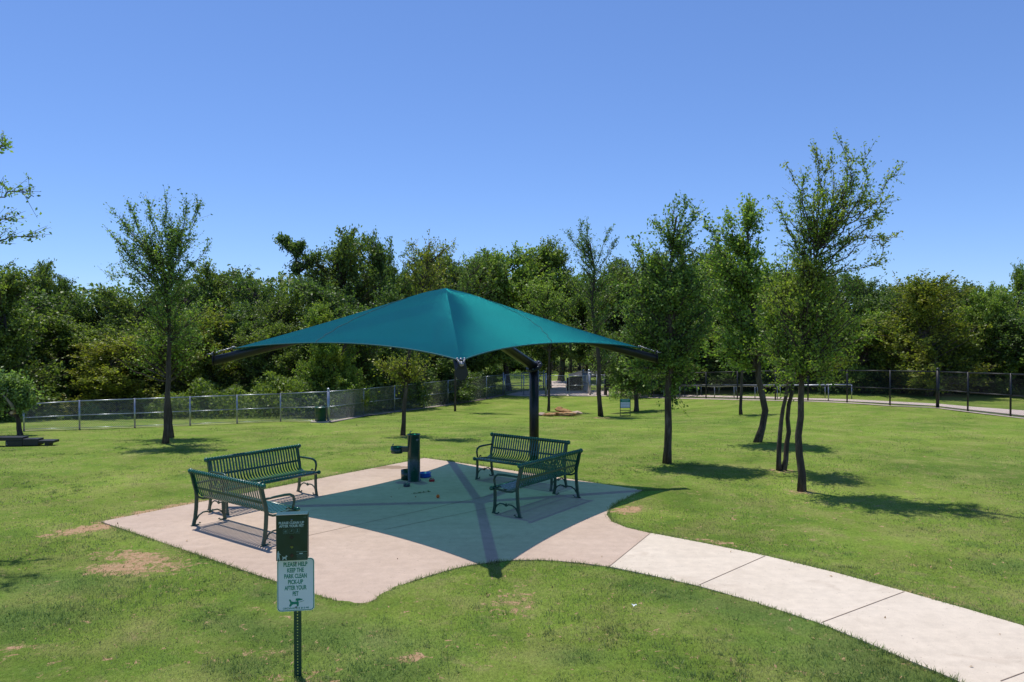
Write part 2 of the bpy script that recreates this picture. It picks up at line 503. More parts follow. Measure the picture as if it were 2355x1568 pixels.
try:
    S.cycles.max_bounces = 8; S.cycles.transparent_max_bounces = 12
    S.cycles.diffuse_bounces = 3; S.cycles.glossy_bounces = 3; S.cycles.transmission_bounces = 4
    S.cycles.sample_clamp_indirect = 6.0
except Exception:
    pass

# ------------------------------------------------------------------ outlines of the paving
def gp(pts): return [tuple(at(*p))[:2] for p in pts]
SLAB = gp([(232, 1203), (500, 1150), (760, 1098), (920, 1067), (975, 1056), (1050, 1066), (1200, 1088), (1340, 1109), (1480, 1130),
           (1452, 1143), (1420, 1158), (1401, 1172), (1395, 1187), (1406, 1203), (1440, 1217), (1495, 1230),
           (1400, 1308), (1345, 1300), (1290, 1295), (1240, 1292), (1190, 1292), (1140, 1296), (1085, 1303), (1040, 1313), (1000, 1325),
           (960, 1337), (920, 1351), (885, 1369), (862, 1384), (838, 1394), (806, 1398), (720, 1370), (600, 1330), (430, 1271)])
PATH = gp([(1495, 1230), (1620, 1254), (1760, 1283), (1920, 1322), (2080, 1366), (2220, 1406), (2354, 1446), (2600, 1530), (2600, 1900), (2500, 1730), (2340, 1640),
           (2190, 1568), (2080, 1522), (1985, 1481), (1885, 1440), (1800, 1412), (1700, 1380), (1605, 1353), (1500, 1329), (1400, 1308)])
PLAZA = gp([(1162, 908.5), (1198, 900.5), (1252, 898.5), (1262, 897), (1264, 876.5), (1303, 876.5), (1318, 890), (1345, 897), (1400, 899.5), (1450, 902),
            (1498, 907), (1600, 909.5), (1700, 912), (1800, 914.5), (1860, 917), (1947, 919.5), (2046, 924.3), (2155, 929.7), (2224, 936), (2354, 945.5), (2500, 957),
            (2500, 970), (2354, 957), (2224, 943.0), (2155, 935), (2046, 929), (1947, 924), (1860, 920.5), (1800, 918.6), (1700, 915.5), (1600, 913),
            (1498, 911.5), (1400, 910.5), (1300, 910.5), (1204, 911)])


def inpoly(x, y, poly):
    x = np.asarray(x); y = np.asarray(y); c = np.zeros(x.shape, bool)
    n = len(poly)
    for i in range(n):
        x1, y1 = poly[i]; x2, y2 = poly[(i + 1) % n]
        if y1 == y2: continue
        k = ((y1 > y) != (y2 > y)) & (x < (x2 - x1) * (y - y1) / (y2 - y1) + x1)
        c ^= k
    return c


def polydist(x, y, poly, closed=True):
    d = np.full(x.shape, 1e9); n = len(poly)
    for i in range(n if closed else n - 1):
        a = np.array(poly[i]); b = np.array(poly[(i + 1) % n]); ab = b - a
        t = np.clip(((x - a[0]) * ab[0] + (y - a[1]) * ab[1]) / (ab @ ab + 1e-9), 0, 1)
        d = np.minimum(d, np.hypot(x - a[0] - t * ab[0], y - a[1] - t * ab[1]))
    return d


def blob(x, y, px, py, rx, ry, rot=0.0):
    c = at(px, py); dx = x - c.x; dy = y - c.y
    cr, sr = math.cos(rot), math.sin(rot)
    u = (dx * cr + dy * sr) / rx; v = (-dx * sr + dy * cr) / ry
    return np.clip(1.3 - 0.85 * np.sqrt(u * u + v * v), 0, 1)


BARE = [(215, 1215, 0.65, 0.22, R(35)), (330, 1183, 0.75, 0.20, R(54)), (420, 1163, 0.45, 0.14, R(54)), (330, 1288, 0.75, 0.30, R(-25)), (285, 1308, 0.55, 0.22, R(-10)),
        (385, 1300, 0.40, 0.18, R(-30)), (1445, 1174, 0.34, 0.20, R(40)), (1640, 1247, 0.5, 0.10, R(-35)), (2110, 1370, 0.5, 0.12, R(-35)), (946, 1510, 0.14, 0.12, 0),
        (30, 1490, 0.16, 0.1, 0), (1380, 961, 0.5, 0.4, 0), (928, 1003, 0.4, 0.3, 0), (1500, 1452, 0.16, 0.10, 0), (620, 1500, 0.3, 0.15, 0), (700, 1560, 0.35, 0.15, 0),
        (1290, 962, 1.3, 0.5, 0), (1795, 1083, 0.3, 0.2, 0), (1843, 1130, 0.3, 0.2, 0), (1180, 1385, 0.30, 0.45, 0)]
BAREW = [1, 1, 1, 0.78, 0.92, 0.7, 1, 0.6, 0.6, 0.7, 0.7, 0.7, 0.5, 0.4, 0.3, 0.35, 0.75, 0.6, 0.6, 0.42]
LUSH = [(800, 1470, 1.0, 0.45, R(-15)), (1750, 1420, 1.3, 0.35, R(-40)), (1550, 1370, 0.8, 0.22, R(-35)), (2050, 1560, 1.3, 0.4, R(-40)), (880, 1540, 0.6, 0.4, 0), (560, 1440, 0.7, 0.25, R(-30)),
        (640, 1380, 0.8, 0.14, R(-37)), (1330, 1510, 0.3, 0.2, 0), (570, 1530, 0.35, 0.2, 0), (2330, 1300, 0.6, 0.3, 0), (120, 1340, 0.9, 0.4, 0), (60, 1420, 0.8, 0.4, 0), (1950, 1490, 0.6, 0.4, 0)]


def bare_f(x, y):
    b = np.zeros(x.shape)
    for (a, w) in zip(BARE, BAREW): b = np.maximum(b, w * blob(x, y, *a))
    return b


def lush_f(x, y):
    b = np.zeros(x.shape)
    for a in LUSH: b = np.maximum(b, blob(x, y, *a))
    return b


# ------------------------------------------------------------------ ground
def ramp_axis(a, b, fine_a, fine_b, h, grow=1.12, far=None):
    xs = list(np.arange(fine_a, fine_b, h)); s = h; x = fine_b
    while x < b: xs.append(x); s *= grow; x += s
    xs.append(b); s = h; x = fine_a - h
    pre = []
    while x > a: pre.append(x); s *= grow; x -= s
    pre.append(a)
    return np.array(pre[::-1] + xs)


gx = ramp_axis(-1500, 1500, -9.5, 12, 0.11, 1.10)
gy = ramp_axis(-60, 3000, 5.8, 18, 0.11, 1.06)
X, Y = np.meshgrid(gx, gy)
rg = np.random.default_rng(3)
Z = G(X, Y) + 0.012 * np.sin(X * 1.3 + 1) * np.cos(Y * 1.1) + rg.normal(0, 0.003, X.shape)
ins = inpoly(X, Y, SLAB) | inpoly(X, Y, PATH)
dedge = np.minimum(polydist(X, Y, SLAB), polydist(X, Y, PATH))
Z[ins & (dedge > 0.14)] -= 0.05
insp = inpoly(X, Y, PLAZA) & (polydist(X, Y, PLAZA) > 0.5)
Z[insp] -= 0.02
near = np.clip(1 - np.minimum(dedge, polydist(X, Y, PATH)) / 0.9, 0, 1)
Z[~ins] += (0.026 * near)[~ins]; Z[ins & (dedge <= 0.14)] += 0.014
bare_v = bare_f(X, Y); lush_v = lush_f(X, Y)
ds = np.minimum(polydist(X, Y, SLAB), polydist(X, Y, PATH))
lush_v = np.maximum(lush_v, np.clip(0.5 - ds / 0.6, 0, 1) * (bare_v < 0.4))
ny, nx = X.shape
me = bpy.data.meshes.new('lawn')
vs = np.stack([X, Y, Z], -1).reshape(-1, 3)
i = np.arange((ny - 1) * (nx - 1)); r_, c_ = i // (nx - 1), i % (nx - 1)
a0 = r_ * nx + c_
fs = np.stack([a0, a0 + 1, a0 + nx + 1, a0 + nx], -1)


def np_mesh(name, vs, fs, attrs=None, smooth=False):
    me = bpy.data.meshes.new(name)
    n, k = fs.shape
    me.vertices.add(len(vs)); me.vertices.foreach_set('co', vs.astype(np.float32).ravel())
    me.loops.add(n * k); me.loops.foreach_set('vertex_index', fs.astype(np.int32).ravel())
    me.polygons.add(n)
    me.polygons.foreach_set('loop_start', (np.arange(n) * k).astype(np.int32))
    try: me.polygons.foreach_set('loop_total', np.full(n, k, np.int32))
    except Exception: pass
    if smooth: me.polygons.foreach_set('use_smooth', np.ones(n, bool))
    me.update(calc_edges=True)
    if attrs:
        for nm, v in attrs.items():
            at_ = me.attributes.new(nm, 'FLOAT', 'POINT'); at_.data.foreach_set('value', v.astype(np.float32).ravel())
    return me


bpy.data.meshes.remove(me)
me = np_mesh('lawn', vs, fs, {'bare': bare_v, 'lush': lush_v}, True)
tag(link_mesh(me, 'lawn', M['lawn']), kind='structure')


def slab_mesh(name, poly, mat, top, bottom, follow=False):
    """paving: filled outline with an edge, draped on the terrain if follow"""
    import bmesh
    bm = bmesh.new()
    pts = []
    n = len(poly)
    for i in range(n):                                   # subdivide the rim
        a = np.array(poly[i]); b = np.array(poly[(i + 1) % n]); L = np.linalg.norm(b - a)
        k = max(1, int(L / 0.4))
        for j in range(k): pts.append(a + (b - a) * j / k)
    vt = [bm.verts.new((p[0], p[1], top)) for p in pts]
    f = bm.faces.new(vt)
    if f.normal.z < 0: f.normal_flip()
    bm.normal_update()
    if f.normal.z < 0: f.normal_flip()
    if follow:
        bmesh.ops.triangulate(bm, faces=[f])
        for _ in range(3):
            lg = [e for e in bm.edges if e.calc_length() > 1.2]
            if lg: bmesh.ops.subdivide_edges(bm, edges=lg, cuts=1); bmesh.ops.triangulate(bm, faces=bm.faces[:])
    r = bmesh.ops.extrude_face_region(bm, geom=bm.faces[:])
    for v in [g for g in r['geom'] if isinstance(g, bmesh.types.BMVert)]: v.co.z = bottom
    if follow:
        for v in bm.verts: v.co.z += float(G(v.co.x, v.co.y))
    bmesh.ops.recalc_face_normals(bm, faces=bm.faces[:])
    me = bpy.data.meshes.new(name); bm.to_mesh(me); bm.free()
    return tag(link_mesh(me, name, mat), kind='structure')


slab_mesh('patio', SLAB, M['slab'], 0.030, -0.10)
slab_mesh('path', PATH, M['path'], 0.034, -0.10)
slab_mesh('pavement', PLAZA, M['plaza'], 0.035, -0.20, True)


def strip(name, pairs, w, z, mat, follow=False):
    mb = MB()
    for a, b in pairs:
        a = Vector(a[:2]); b = Vector(b[:2]); d = (b - a); L = d.length; d.normalize(); n = Vector((-d.y, d.x)) * w / 2
        k = max(1, int(L / 0.7)) if follow else 1
        for j in range(k):
            p = a + d * (L * j / k); q = a + d * (L * (j + 1) / k)
            c = [p - n, q - n, q + n, p + n]
            mb.add([(v.x, v.y, z + (float(G(v.x, v.y)) if follow else 0)) for v in c], [(0, 1, 2, 3)])
    return tag(mb.build(name, mat), kind='structure')


J = lambda p, q, e=0.0: (tuple(at(*p))[:2], tuple(at(*q))[:2])
strip('path_joint', [J((1400, 1309), (1495, 1231)), J((1606, 1352), (1759, 1284)), J((1888, 1439), (2079, 1367)), J((2300, 1575), (2420, 1530))], 0.009, 0.0385, M['joint'])
sa, sb = at(470, 1284), at(1240, 1094)
strip('patio_joint', [J((700, 1238), (1300, 1104)), J((881, 1223), (1180, 1160))], 0.010, 0.0342, M['joint'])

# ------------------------------------------------------------------ grass blades
def grass():
    g = np.random.default_rng(11)
    P = []
    for y0 in np.arange(6.2, 36.0, 0.5):
        ym = y0 + 0.25; dens = 3200 * math.exp(-(ym - 6) / 3.6) + 60 * max(0, 1 - (ym - 6) / 30)
        xm = 0.70 * (y0 + 0.5) + 0.3; n = int(2 * xm * 0.5 * dens)
        x = g.uniform(-xm, xm, n); y = g.uniform(y0, y0 + 0.5, n)
        w = 0.0062 * (ym / 7) ** 1.0
        P.append(np.stack([x, y, np.full(n, 0.029 * (0.85 + 0.15 * min(2.5, ym / 7))), np.full(n, w), np.zeros(n)], -1))
    # tufts of coarse weed
    n = 2200
    y = 6.4 + 13 * g.random(n) ** 1.5; x = (g.random(n) * 2 - 1) * 0.7 * y
    cl = np.sin(x * 1.7 + 2) * np.cos(y * 1.3 + 1) + np.sin(x * .6 - y * .8) * .8
    k = (cl > 0.2) | (lush_f(x, y) > 0.3); x = x[k]; y = y[k]
    m = 16
    tx = np.repeat(x, m) + g.normal(0, 0.035, len(x) * m); ty = np.repeat(y, m) + g.normal(0, 0.035, len(x) * m)
    P.append(np.stack([tx, ty, np.full(tx.shape, 0.036), np.full(tx.shape, 0.011), np.full(tx.shape, 0.5)], -1))
    # fringe along the paving
    for poly in (SLAB, PATH):
        for i in range(len(poly)):
            a = np.array(poly[i]); b = np.array(poly[(i + 1) % len(poly)]); L = np.linalg.norm(b - a)
            n = int(L * 420)
            t = g.random(n); d = (b - a) / L; nn = np.array([-d[1], d[0]])
            p = a + np.outer(t * L, d) + np.outer(g.normal(0, 0.03, n), nn)
            P.append(np.stack([p[:, 0], p[:, 1], np.full(n, 0.050), np.full(n, 0.009), np.full(n, 0.3)], -1))
    P = np.concatenate(P)
    x, y = P[:, 0], P[:, 1]
    e = g.normal(0, 0.022, len(x)); e2 = g.normal(0, 0.022, len(x))
    both = inpoly(x + e, y + e2, SLAB) | inpoly(x + e, y + e2, PATH)
    b = bare_f(x, y) + g.normal(0, 0.3, len(x))
    keep = (~both) & ((b < 0.5) | (g.random(len(x)) < 0.10)) & (y > 6.0) & (np.abs(x) < 0.72 * y + .3)
    P = P[keep]; x, y = P[:, 0], P[:, 1]; n = len(x)
    lu = np.clip(np.maximum(lush_f(x, y), P[:, 4]), 0, 1)
    dsl = np.minimum(polydist(x, y, SLAB), polydist(x, y, PATH)); lu = np.maximum(lu, np.clip(0.45 - dsl / 0.5, 0, 1))
    patch = 0.5 + 0.5 * np.sin(x * 2.3 + np.sin(y * 1.9) * 1.5) * np.cos(y * 2.1 + np.sin(x * 1.1))
    h = P[:, 2] * (0.55 + 0.45 * patch + 0.5 * lu) * g.uniform(0.5, 1.25, n)
    w = P[:, 3] * g.uniform(0.7, 1.3, n)
    a = g.uniform(0, 2 * PI, n); la = g.uniform(0, 2 * PI, n); le = g.uniform(0.1, 1.1, n)
    z = G(x, y) - 0.004 + 0.026 * np.clip(1 - dsl / 0.9, 0, 1)
    dx, dy = np.cos(a) * w / 2, np.sin(a) * w / 2
    v0 = np.stack([x - dx, y - dy, z], -1); v1 = np.stack([x + dx, y + dy, z], -1)
    v2 = np.stack([x + np.cos(la) * le * h, y + np.sin(la) * le * h, z + h], -1)
    vs = np.stack([v0, v1, v2], 1).reshape(-1, 3)
    fs = np.arange(n * 3).reshape(-1, 3)
    me = np_mesh('grass', vs, fs, {'rnd': np.repeat(g.random(n), 3), 'lush': np.repeat(lu, 3)})
    tag(link_mesh(me, 'grass', M['blade']), 'short mown grass blades and coarse weeds growing around the concrete patio', 'grass', kind='stuff')
grass()


# ------------------------------------------------------------------ trees
def norm(v):
    return v / (np.linalg.norm(v, axis=-1, keepdims=True) + 1e-9)


def leaves_mesh(name, g, pos, axis, size, upb=0.6, aspect=0.55):
    n = len(pos)
    ax = norm(axis * 0.5 + g.normal(0, 0.7, (n, 3)))
    nr = norm(g.normal(0, 0.8, (n, 3)) + np.array([0, 0, upb]))
    sd_ = norm(np.cross(nr, ax))
    L = size * g.uniform(0.6, 1.3, n)[:, None]
    b = pos - ax * L * 0.5; t = pos + ax * L * 0.5; fold = np.cross(ax, sd_) * L * 0.12
    l_ = pos + sd_ * L * aspect * 0.5 + fold; r = pos - sd_ * L * aspect * 0.5 + fold
    vs = np.stack([b, r, t, l_], 1).reshape(-1, 3)
    return np_mesh(name, vs, np.arange(n * 4).reshape(-1, 4), {'rnd': np.repeat(g.random(n), 4)})


def grow(name_t, g, trunks, rad, targets, leaf, size, subs=12, nl=14, tw=0.42, up=0.35, crown_base=None, kfall=0.7,
         sprays=(), br=0.03, wood_mat=None, leaf_mat_=None, root=None, sub_parts=True, aspect=0.55, t0=0.22):
    """trunks: list of polylines. targets: branch ends. Returns (trunk mesh object, crown mesh object)"""
    wb = MB(); P = []; A = []
    T0 = [np.array(t, float) for t in trunks]
    for ti, t in enumerate(T0):
        t_ = resample(t, 14)
        n = len(t_)
        w = g.normal(0, 0.012, t_.shape); w[0] = 0; w[:, 2] = 0
        rr = [rad[ti] * (1.28 if k == 0 else 1.0) * (1 - 0.80 * (k / (n - 1)) ** 1.1) + 0.006 for k in range(n)]
        wb.tube([tuple(p) for p in t_ + w], rr, 9)
    def branch(pts, r0, spray=False, ns=subs):
        pts = np.array(pts); n = len(pts)
        wb.tube([tuple(p) for p in pts], [r0 * (1 - 0.82 * k / (n - 1)) + 0.003 for k in range(n)], 5, cap=False)
        seg = np.diff(pts, axis=0)
        if ns <= 0: return
        t = (np.clip(g.choice([0.25, 0.38, 0.5, 0.62, 0.74, 0.86, 0.96], ns) + g.normal(0, 0.035, ns), 0.05, 1.0) if spray else g.uniform(t0, 1.0, ns)) * (n - 1) * 0.9999
        i = t.astype(int); f = (t - i)[:, None]
        o = pts[i] * (1 - f) + pts[i + 1] * f
        tg = norm(seg[i])
        d = norm(tg * (0.9 if spray else 0.55) + g.normal(0, 0.5, (ns, 3)) + np.array([0, 0, up]))
        L = tw * g.uniform(0.4, 1.15, ns) * (0.75 if spray else 1.0)
        for k in range(0, ns):
            wb.tube([tuple(o[k]), tuple(o[k] + d[k] * L[k])], [0.0045, 0.002], 3, cap=False)
        u = g.uniform(0.05, 1.05, (ns, nl))
        p = o[:, None, :] + d[:, None, :] * (L[:, None] * u)[:, :, None] + g.normal(0, size * 0.55, (ns, nl, 3))
        P.append(p.reshape(-1, 3)); A.append(np.repeat(d, nl, 0))
    for T in targets:
        tr = T0[g.integers(len(T0))] if len(T0) > 1 else T0[0]
        z0 = crown_base if crown_base is not None else tr[0, 2] + 0.3 * (tr[-1, 2] - tr[0, 2])
        near = min(range(len(tr)), key=lambda q: abs(tr[q, 2] - T[2]))
        hd = np.hypot(T[0] - tr[near, 0], T[1] - tr[near, 1])
        zs = T[2] - kfall * hd - g.uniform(0.05, 0.5)
        zs = min(max(zs, z0 + g.uniform(0, 0.3)), tr[-1, 2] - 0.02)
        s = np.array([np.interp(zs, tr[:, 2], tr[:, 0]), np.interp(zs, tr[:, 2], tr[:, 1]), zs])
        D = T - s; L = np.linalg.norm(D)
        c1 = s + D * 0.4 + np.array([0, 0, (0.05 if T[2] > zs else 0.18) * L]) + g.normal(0, 0.06 * L, 3)
        q = np.linspace(0, 1, 7)[:, None]
        pts = s * (1 - q) ** 2 + 2 * c1 * q * (1 - q) + T * q ** 2
        pts[1:-1] += g.normal(0, 0.018 * L, (5, 3))
        branch(pts, br * (0.5 + 0.25 * min(L, 2.5)))
    for sp in sprays:
        a = np.array(sp, float)
        q = resample(a, 12)
        q[1:-1] += g.normal(0, 0.02, (len(q) - 2, 3))
        L = np.linalg.norm(np.diff(q, axis=0), axis=1).sum()
        branch(q, br * 0.5, True, int(15 * L))
    to = wb.build('trunk', wood_mat or M['bark'], root)
    P = np.concatenate(P); A = np.concatenate(A)
    cm = leaves_mesh('crown', g, P, A, size, aspect=aspect)
    co = link_mesh(cm, 'crown', leaf, root)
    return to, co


def resample(a, n):
    a = np.array(a, float)
    # smooth the polyline with Catmull-Rom before resampling
    if len(a) > 2:
        b = np.vstack([2 * a[0] - a[1], a, 2 * a[-1] - a[-2]])
        out = []
        for i in range(1, len(b) - 2):
            for t in np.linspace(0, 1, 6, endpoint=False):
                p0, p1, p2, p3 = b[i - 1], b[i], b[i + 1], b[i + 2]
                out.append(0.5 * ((2 * p1) + (-p0 + p2) * t + (2 * p0 - 5 * p1 + 4 * p2 - p3) * t * t + (-p0 + 3 * p1 - 3 * p2 + p3) * t ** 3))
        out.append(a[-1]); a = np.array(out)
    d = np.r_[0, np.cumsum(np.linalg.norm(np.diff(a, axis=0), axis=1))]
    s = np.linspace(0, d[-1], n)
    return np.stack([np.interp(s, d, a[:, k]) for k in range(3)], -1)


def lobe_targets(g, lobes):
    T = []
    for (c, r, n) in lobes:
        v = norm(g.normal(0, 1, (n, 3))) * (g.random((n, 1)) ** 0.42)
        T.append(np.array(c) + v * np.array(r))
    return np.concatenate(T)


def park_tree(name, label, cat, base, trunks, lobes, leaf, rad, size=0.06, sprays=(), seed=1, nls=0.85, lw=1.32, dens=0.95, crown_py=None, jitter=0.25, group=None, baseY=None, **kw):
    """a tree of the lawn; trunks, lobes and sprays given as survey marks on the vertical plane through its base"""
    g = np.random.default_rng(seed)
    b = at(*base) if baseY is None else Vector((atY(base[0], base[1], baseY).x, baseY, float(G(0, baseY))))
    Y = b.y
    k = Y / FPX
    tr = []
    for t in trunks:
        q = [np.array(atY(px, py, Y)) for px, py in t]
        q[0] = np.array([q[0][0], Y, b.z - 0.05])
        dy = 0.0
        for j in range(1, len(q)):
            dy += g.normal(0, jitter * 0.25); q[j][1] += dy
        tr.append(np.array(q) - np.array(b))
    L = []
    for lb in lobes:
        cx, cy, rx, ry, n = lb[:5]
        L.append((np.array(atY(cx, cy, Y + g.normal(0, 0.12))) - np.array(b), (rx * k * lw, rx * k * lw * 0.9, ry * k * 1.12), max(3, int(n * dens))))
    T = lobe_targets(g, L)
    cb = (atY(0, crown_py, Y).z - b.z) if crown_py else None
    SP = []
    for s in sprays:
        yy = 0; q = []
        for (px, py) in s:
            q.append(np.array(atY(px, py, Y + yy)) - np.array(b)); yy += g.normal(0, 0.18)
        SP.append(q)
    root = empty(name, b)
    tag(root, label, cat, group)
    kw['nl'] = int(kw.get('nl', 14) * nls); kw['tw'] = kw.get('tw', 0.42) * 1.15
    grow(name, g, tr, [r * 0.76 for r in rad], T, M[leaf], size, sprays=SP, crown_base=cb, root=root, **kw)
    return root


LT = 'young trees standing on the lawn'
park_tree('elm_tree', 'tall airy elm with upswept branches on the left lawn, nearest the grey fence', 'tree', (380, 1019),
          [[(380, 1019), (384, 900), (386, 780), (384, 680), (386, 600), (390, 540)]],
          [(355, 590, 85, 60, 34), (420, 560, 35, 70, 14), (300, 560, 38, 50, 12), (385, 680, 90, 60, 24), (395, 780, 85, 50, 14)], 'leaf_elm', [0.10], 0.075,
          sprays=[[(384, 640), (320, 560), (275, 505), (262, 490)], [(384, 620), (325, 540), (300, 478)], [(386, 600), (350, 520), (341, 462)], [(388, 580), (380, 510), (381, 460)],
                  [(388, 600), (420, 530), (428, 466)], [(390, 620), (430, 550), (457, 476)], [(386, 660), (300, 590), (262, 545)], [(390, 660), (450, 600), (478, 575)], [(384, 700), (300, 640), (255, 640)]],
          seed=21, crown_py=800, group=LT, subs=10, nl=13, tw=0.5, up=0.7, kfall=0.7, lw=1.08, dens=0.9, br=0.02)
park_tree('elm_tree', 'slim yellowish elm just behind the tall airy elm on the left', 'tree', (395, 1006),
          [[(395, 1006), (393, 930), (392, 850), (396, 770)]],
          [(400, 760, 80, 60, 30), (340, 800, 60, 50, 16), (450, 800, 60, 55, 18)], 'leaf_elm_gold', [0.08], 0.08, seed=22, crown_py=880, group=LT, subs=9, nl=11, tw=0.5)
park_tree('cedar_elm_tree', 'leaning young tree with thin yellow foliage behind the drinking fountain', 'tree', (926, 1001),
          [[(926, 1001), (929, 950), (932, 890), (938, 830), (948, 760), (965, 680), (985, 600), (988, 560)]],
          [(925, 850, 58, 28, 20), (960, 845, 45, 25, 12), (985, 640, 52, 60, 26), (1000, 580, 35, 28, 10)], 'leaf_gold', [0.085], 0.075, seed=23, crown_py=890, group=LT, subs=9, nl=11,
          sprays=[[(938, 840), (905, 835), (875, 850)], [(936, 860), (900, 858), (868, 838)], [(985, 620), (950, 570), (943, 562)]])
park_tree('elm_tree', 'thin dark stemmed tree seen just under the front corner of the shade', 'tree', (1046, 946),
          [[(1046, 946), (1047, 900), (1046, 850), (1050, 780), (1065, 700), (1080, 640)]],
          [(1080, 660, 55, 45, 30), (1100, 600, 30, 25, 8)], 'leaf_elm', [0.06], 0.08, seed=24, crown_py=720, group=LT, subs=9, nl=11)
park_tree('ash_tree', 'straight slim tree with pale green crown right of the shade post', 'tree', (1261, 946),
          [[(1261, 946), (1262, 870), (1264, 790), (1262, 720), (1258, 660)]],
          [(1250, 700, 60, 52, 44), (1235, 760, 50, 40, 18), (1290, 740, 32, 50, 16), (1225, 670, 28, 25, 10)], 'leaf_light', [0.085], 0.09, seed=25, crown_py=810, group=LT, subs=10, nl=13)
park_tree('elm_tree', 'tall open elm with crooked trunk behind the stone pile', 'tree', (1381, 957),
          [[(1381, 957), (1378, 930), (1374, 890), (1376, 840), (1368, 770), (1360, 700), (1366, 630), (1356, 560)]],
          [(1360, 620, 48, 55, 30), (1350, 560, 30, 28, 10), (1372, 720, 52, 50, 24), (1395, 810, 40, 42, 16)], 'leaf_elm', [0.14], 0.085, seed=26, crown_py=860, group=LT, subs=9, nl=11,
          sprays=[[(1360, 640), (1340, 570), (1335, 515)], [(1360, 620), (1350, 560), (1352, 512)], [(1364, 630), (1385, 570), (1402, 530)], [(1366, 640), (1395, 590), (1415, 555)],
                  [(1360, 600), (1322, 560), (1306, 540)], [(1366, 680), (1400, 640), (1418, 610)]], tw=0.5, up=0.5)
park_tree('oak_tree', 'low hanging leafy oak right behind the small lawn sign', 'tree', (1463, 946),
          [[(1463, 946), (1463, 915), (1460, 870), (1452, 820), (1440, 770)]],
          [(1450, 850, 48, 38, 46), (1430, 800, 48, 40, 26), (1484, 897, 13, 24, 7), (1470, 800, 35, 35, 18), (1420, 860, 22, 25, 9)], 'leaf_oak', [0.15], 0.11, seed=27, crown_py=900, group=LT, subs=11, nl=13)
park_tree('oak_tree', 'dense dark oak with straight trunk right of the shade', 'tree', (1533, 1064),
          [[(1533, 1064), (1534, 1010), (1534, 940), (1537, 860), (1538, 760), (1535, 660), (1545, 570), (1553, 500)]],
          [(1535, 650, 60, 65, 46), (1475, 670, 44, 62, 36), (1458, 760, 38, 55, 28), (1600, 690, 38, 60, 30), (1600, 780, 42, 45, 26), (1540, 790, 70, 55, 40), (1556, 540, 30, 42, 18), (1553, 915, 9, 12, 6), (1500, 590, 26, 30, 12), (1475, 840, 34, 34, 16), (1560, 870, 30, 20, 9), (1590, 600, 26, 30, 10)],
          'leaf_elm', [0.115], 0.075, seed=28, dens=0.54, br=0.024, crown_py=860, group=LT, subs=13, nl=15,
          sprays=[[(1550, 540), (1570, 490), (1578, 455)], [(1548, 540), (1545, 500), (1550, 475)], [(1545, 560), (1515, 520), (1500, 505)], [(1550, 550), (1590, 510), (1600, 490)], [(1490, 640), (1470, 580), (1458, 550)]])
park_tree('elm_tree', 'thin dark trunk set back by the black fence, between the oak and the curved tree', 'tree', (1703, 953),
          [[(1703, 953), (1704, 900), (1707, 850), (1712, 790), (1705, 740)]],
          [(1700, 770, 48, 45, 26), (1680, 820, 30, 28, 9)], 'leaf_elm', [0.085], 0.085, seed=29, crown_py=840, group=LT, subs=9, nl=11)
park_tree('ash_tree', 'pale leafed tree with s curved trunk right of the dense oak', 'tree', (1743, 1017),
          [[(1740, 1017), (1751, 992), (1761, 958), (1757, 918), (1745, 866), (1741, 790), (1732, 680), (1724, 580), (1722, 500)]],
          [(1715, 620, 50, 70, 30), (1745, 760, 52, 60, 30), (1723, 505, 16, 30, 12), (1645, 590, 36, 55, 26), (1655, 700, 44, 60, 26), (1695, 810, 50, 35, 16), (1765, 640, 30, 55, 18), (1680, 540, 20, 26, 8), (1640, 800, 30, 34, 10), (1760, 830, 30, 24, 8)], 'leaf_light', [0.125], 0.095, seed=30, dens=0.68, br=0.024,
          crown_py=850, group=LT, subs=10, nl=12, aspect=0.7, sprays=[[(1724, 560), (1718, 500), (1724, 470)], [(1660, 590), (1640, 540), (1622, 512)], [(1690, 560), (1680, 520), (1676, 500)]])
park_tree('elm_tree', 'twin stemmed elm with rough leaning trunks beside the tallest tree', 'tree', (1796, 1082),
          [[(1791, 1082), (1787, 1045), (1793, 1000), (1797, 955), (1810, 880), (1810, 790), (1798, 700)], [(1800, 1082), (1808, 1045), (1815, 1000), (1817, 950), (1824, 880), (1830, 780), (1834, 680)]],
          [(1805, 690, 62, 70, 46), (1810, 800, 75, 55, 36), (1790, 610, 30, 35, 10), (1770, 750, 40, 50, 16)], 'leaf_elm_gold', [0.066, 0.070], 0.068, seed=31, dens=0.58, br=0.022, crown_py=870, group=LT, subs=10, nl=12)
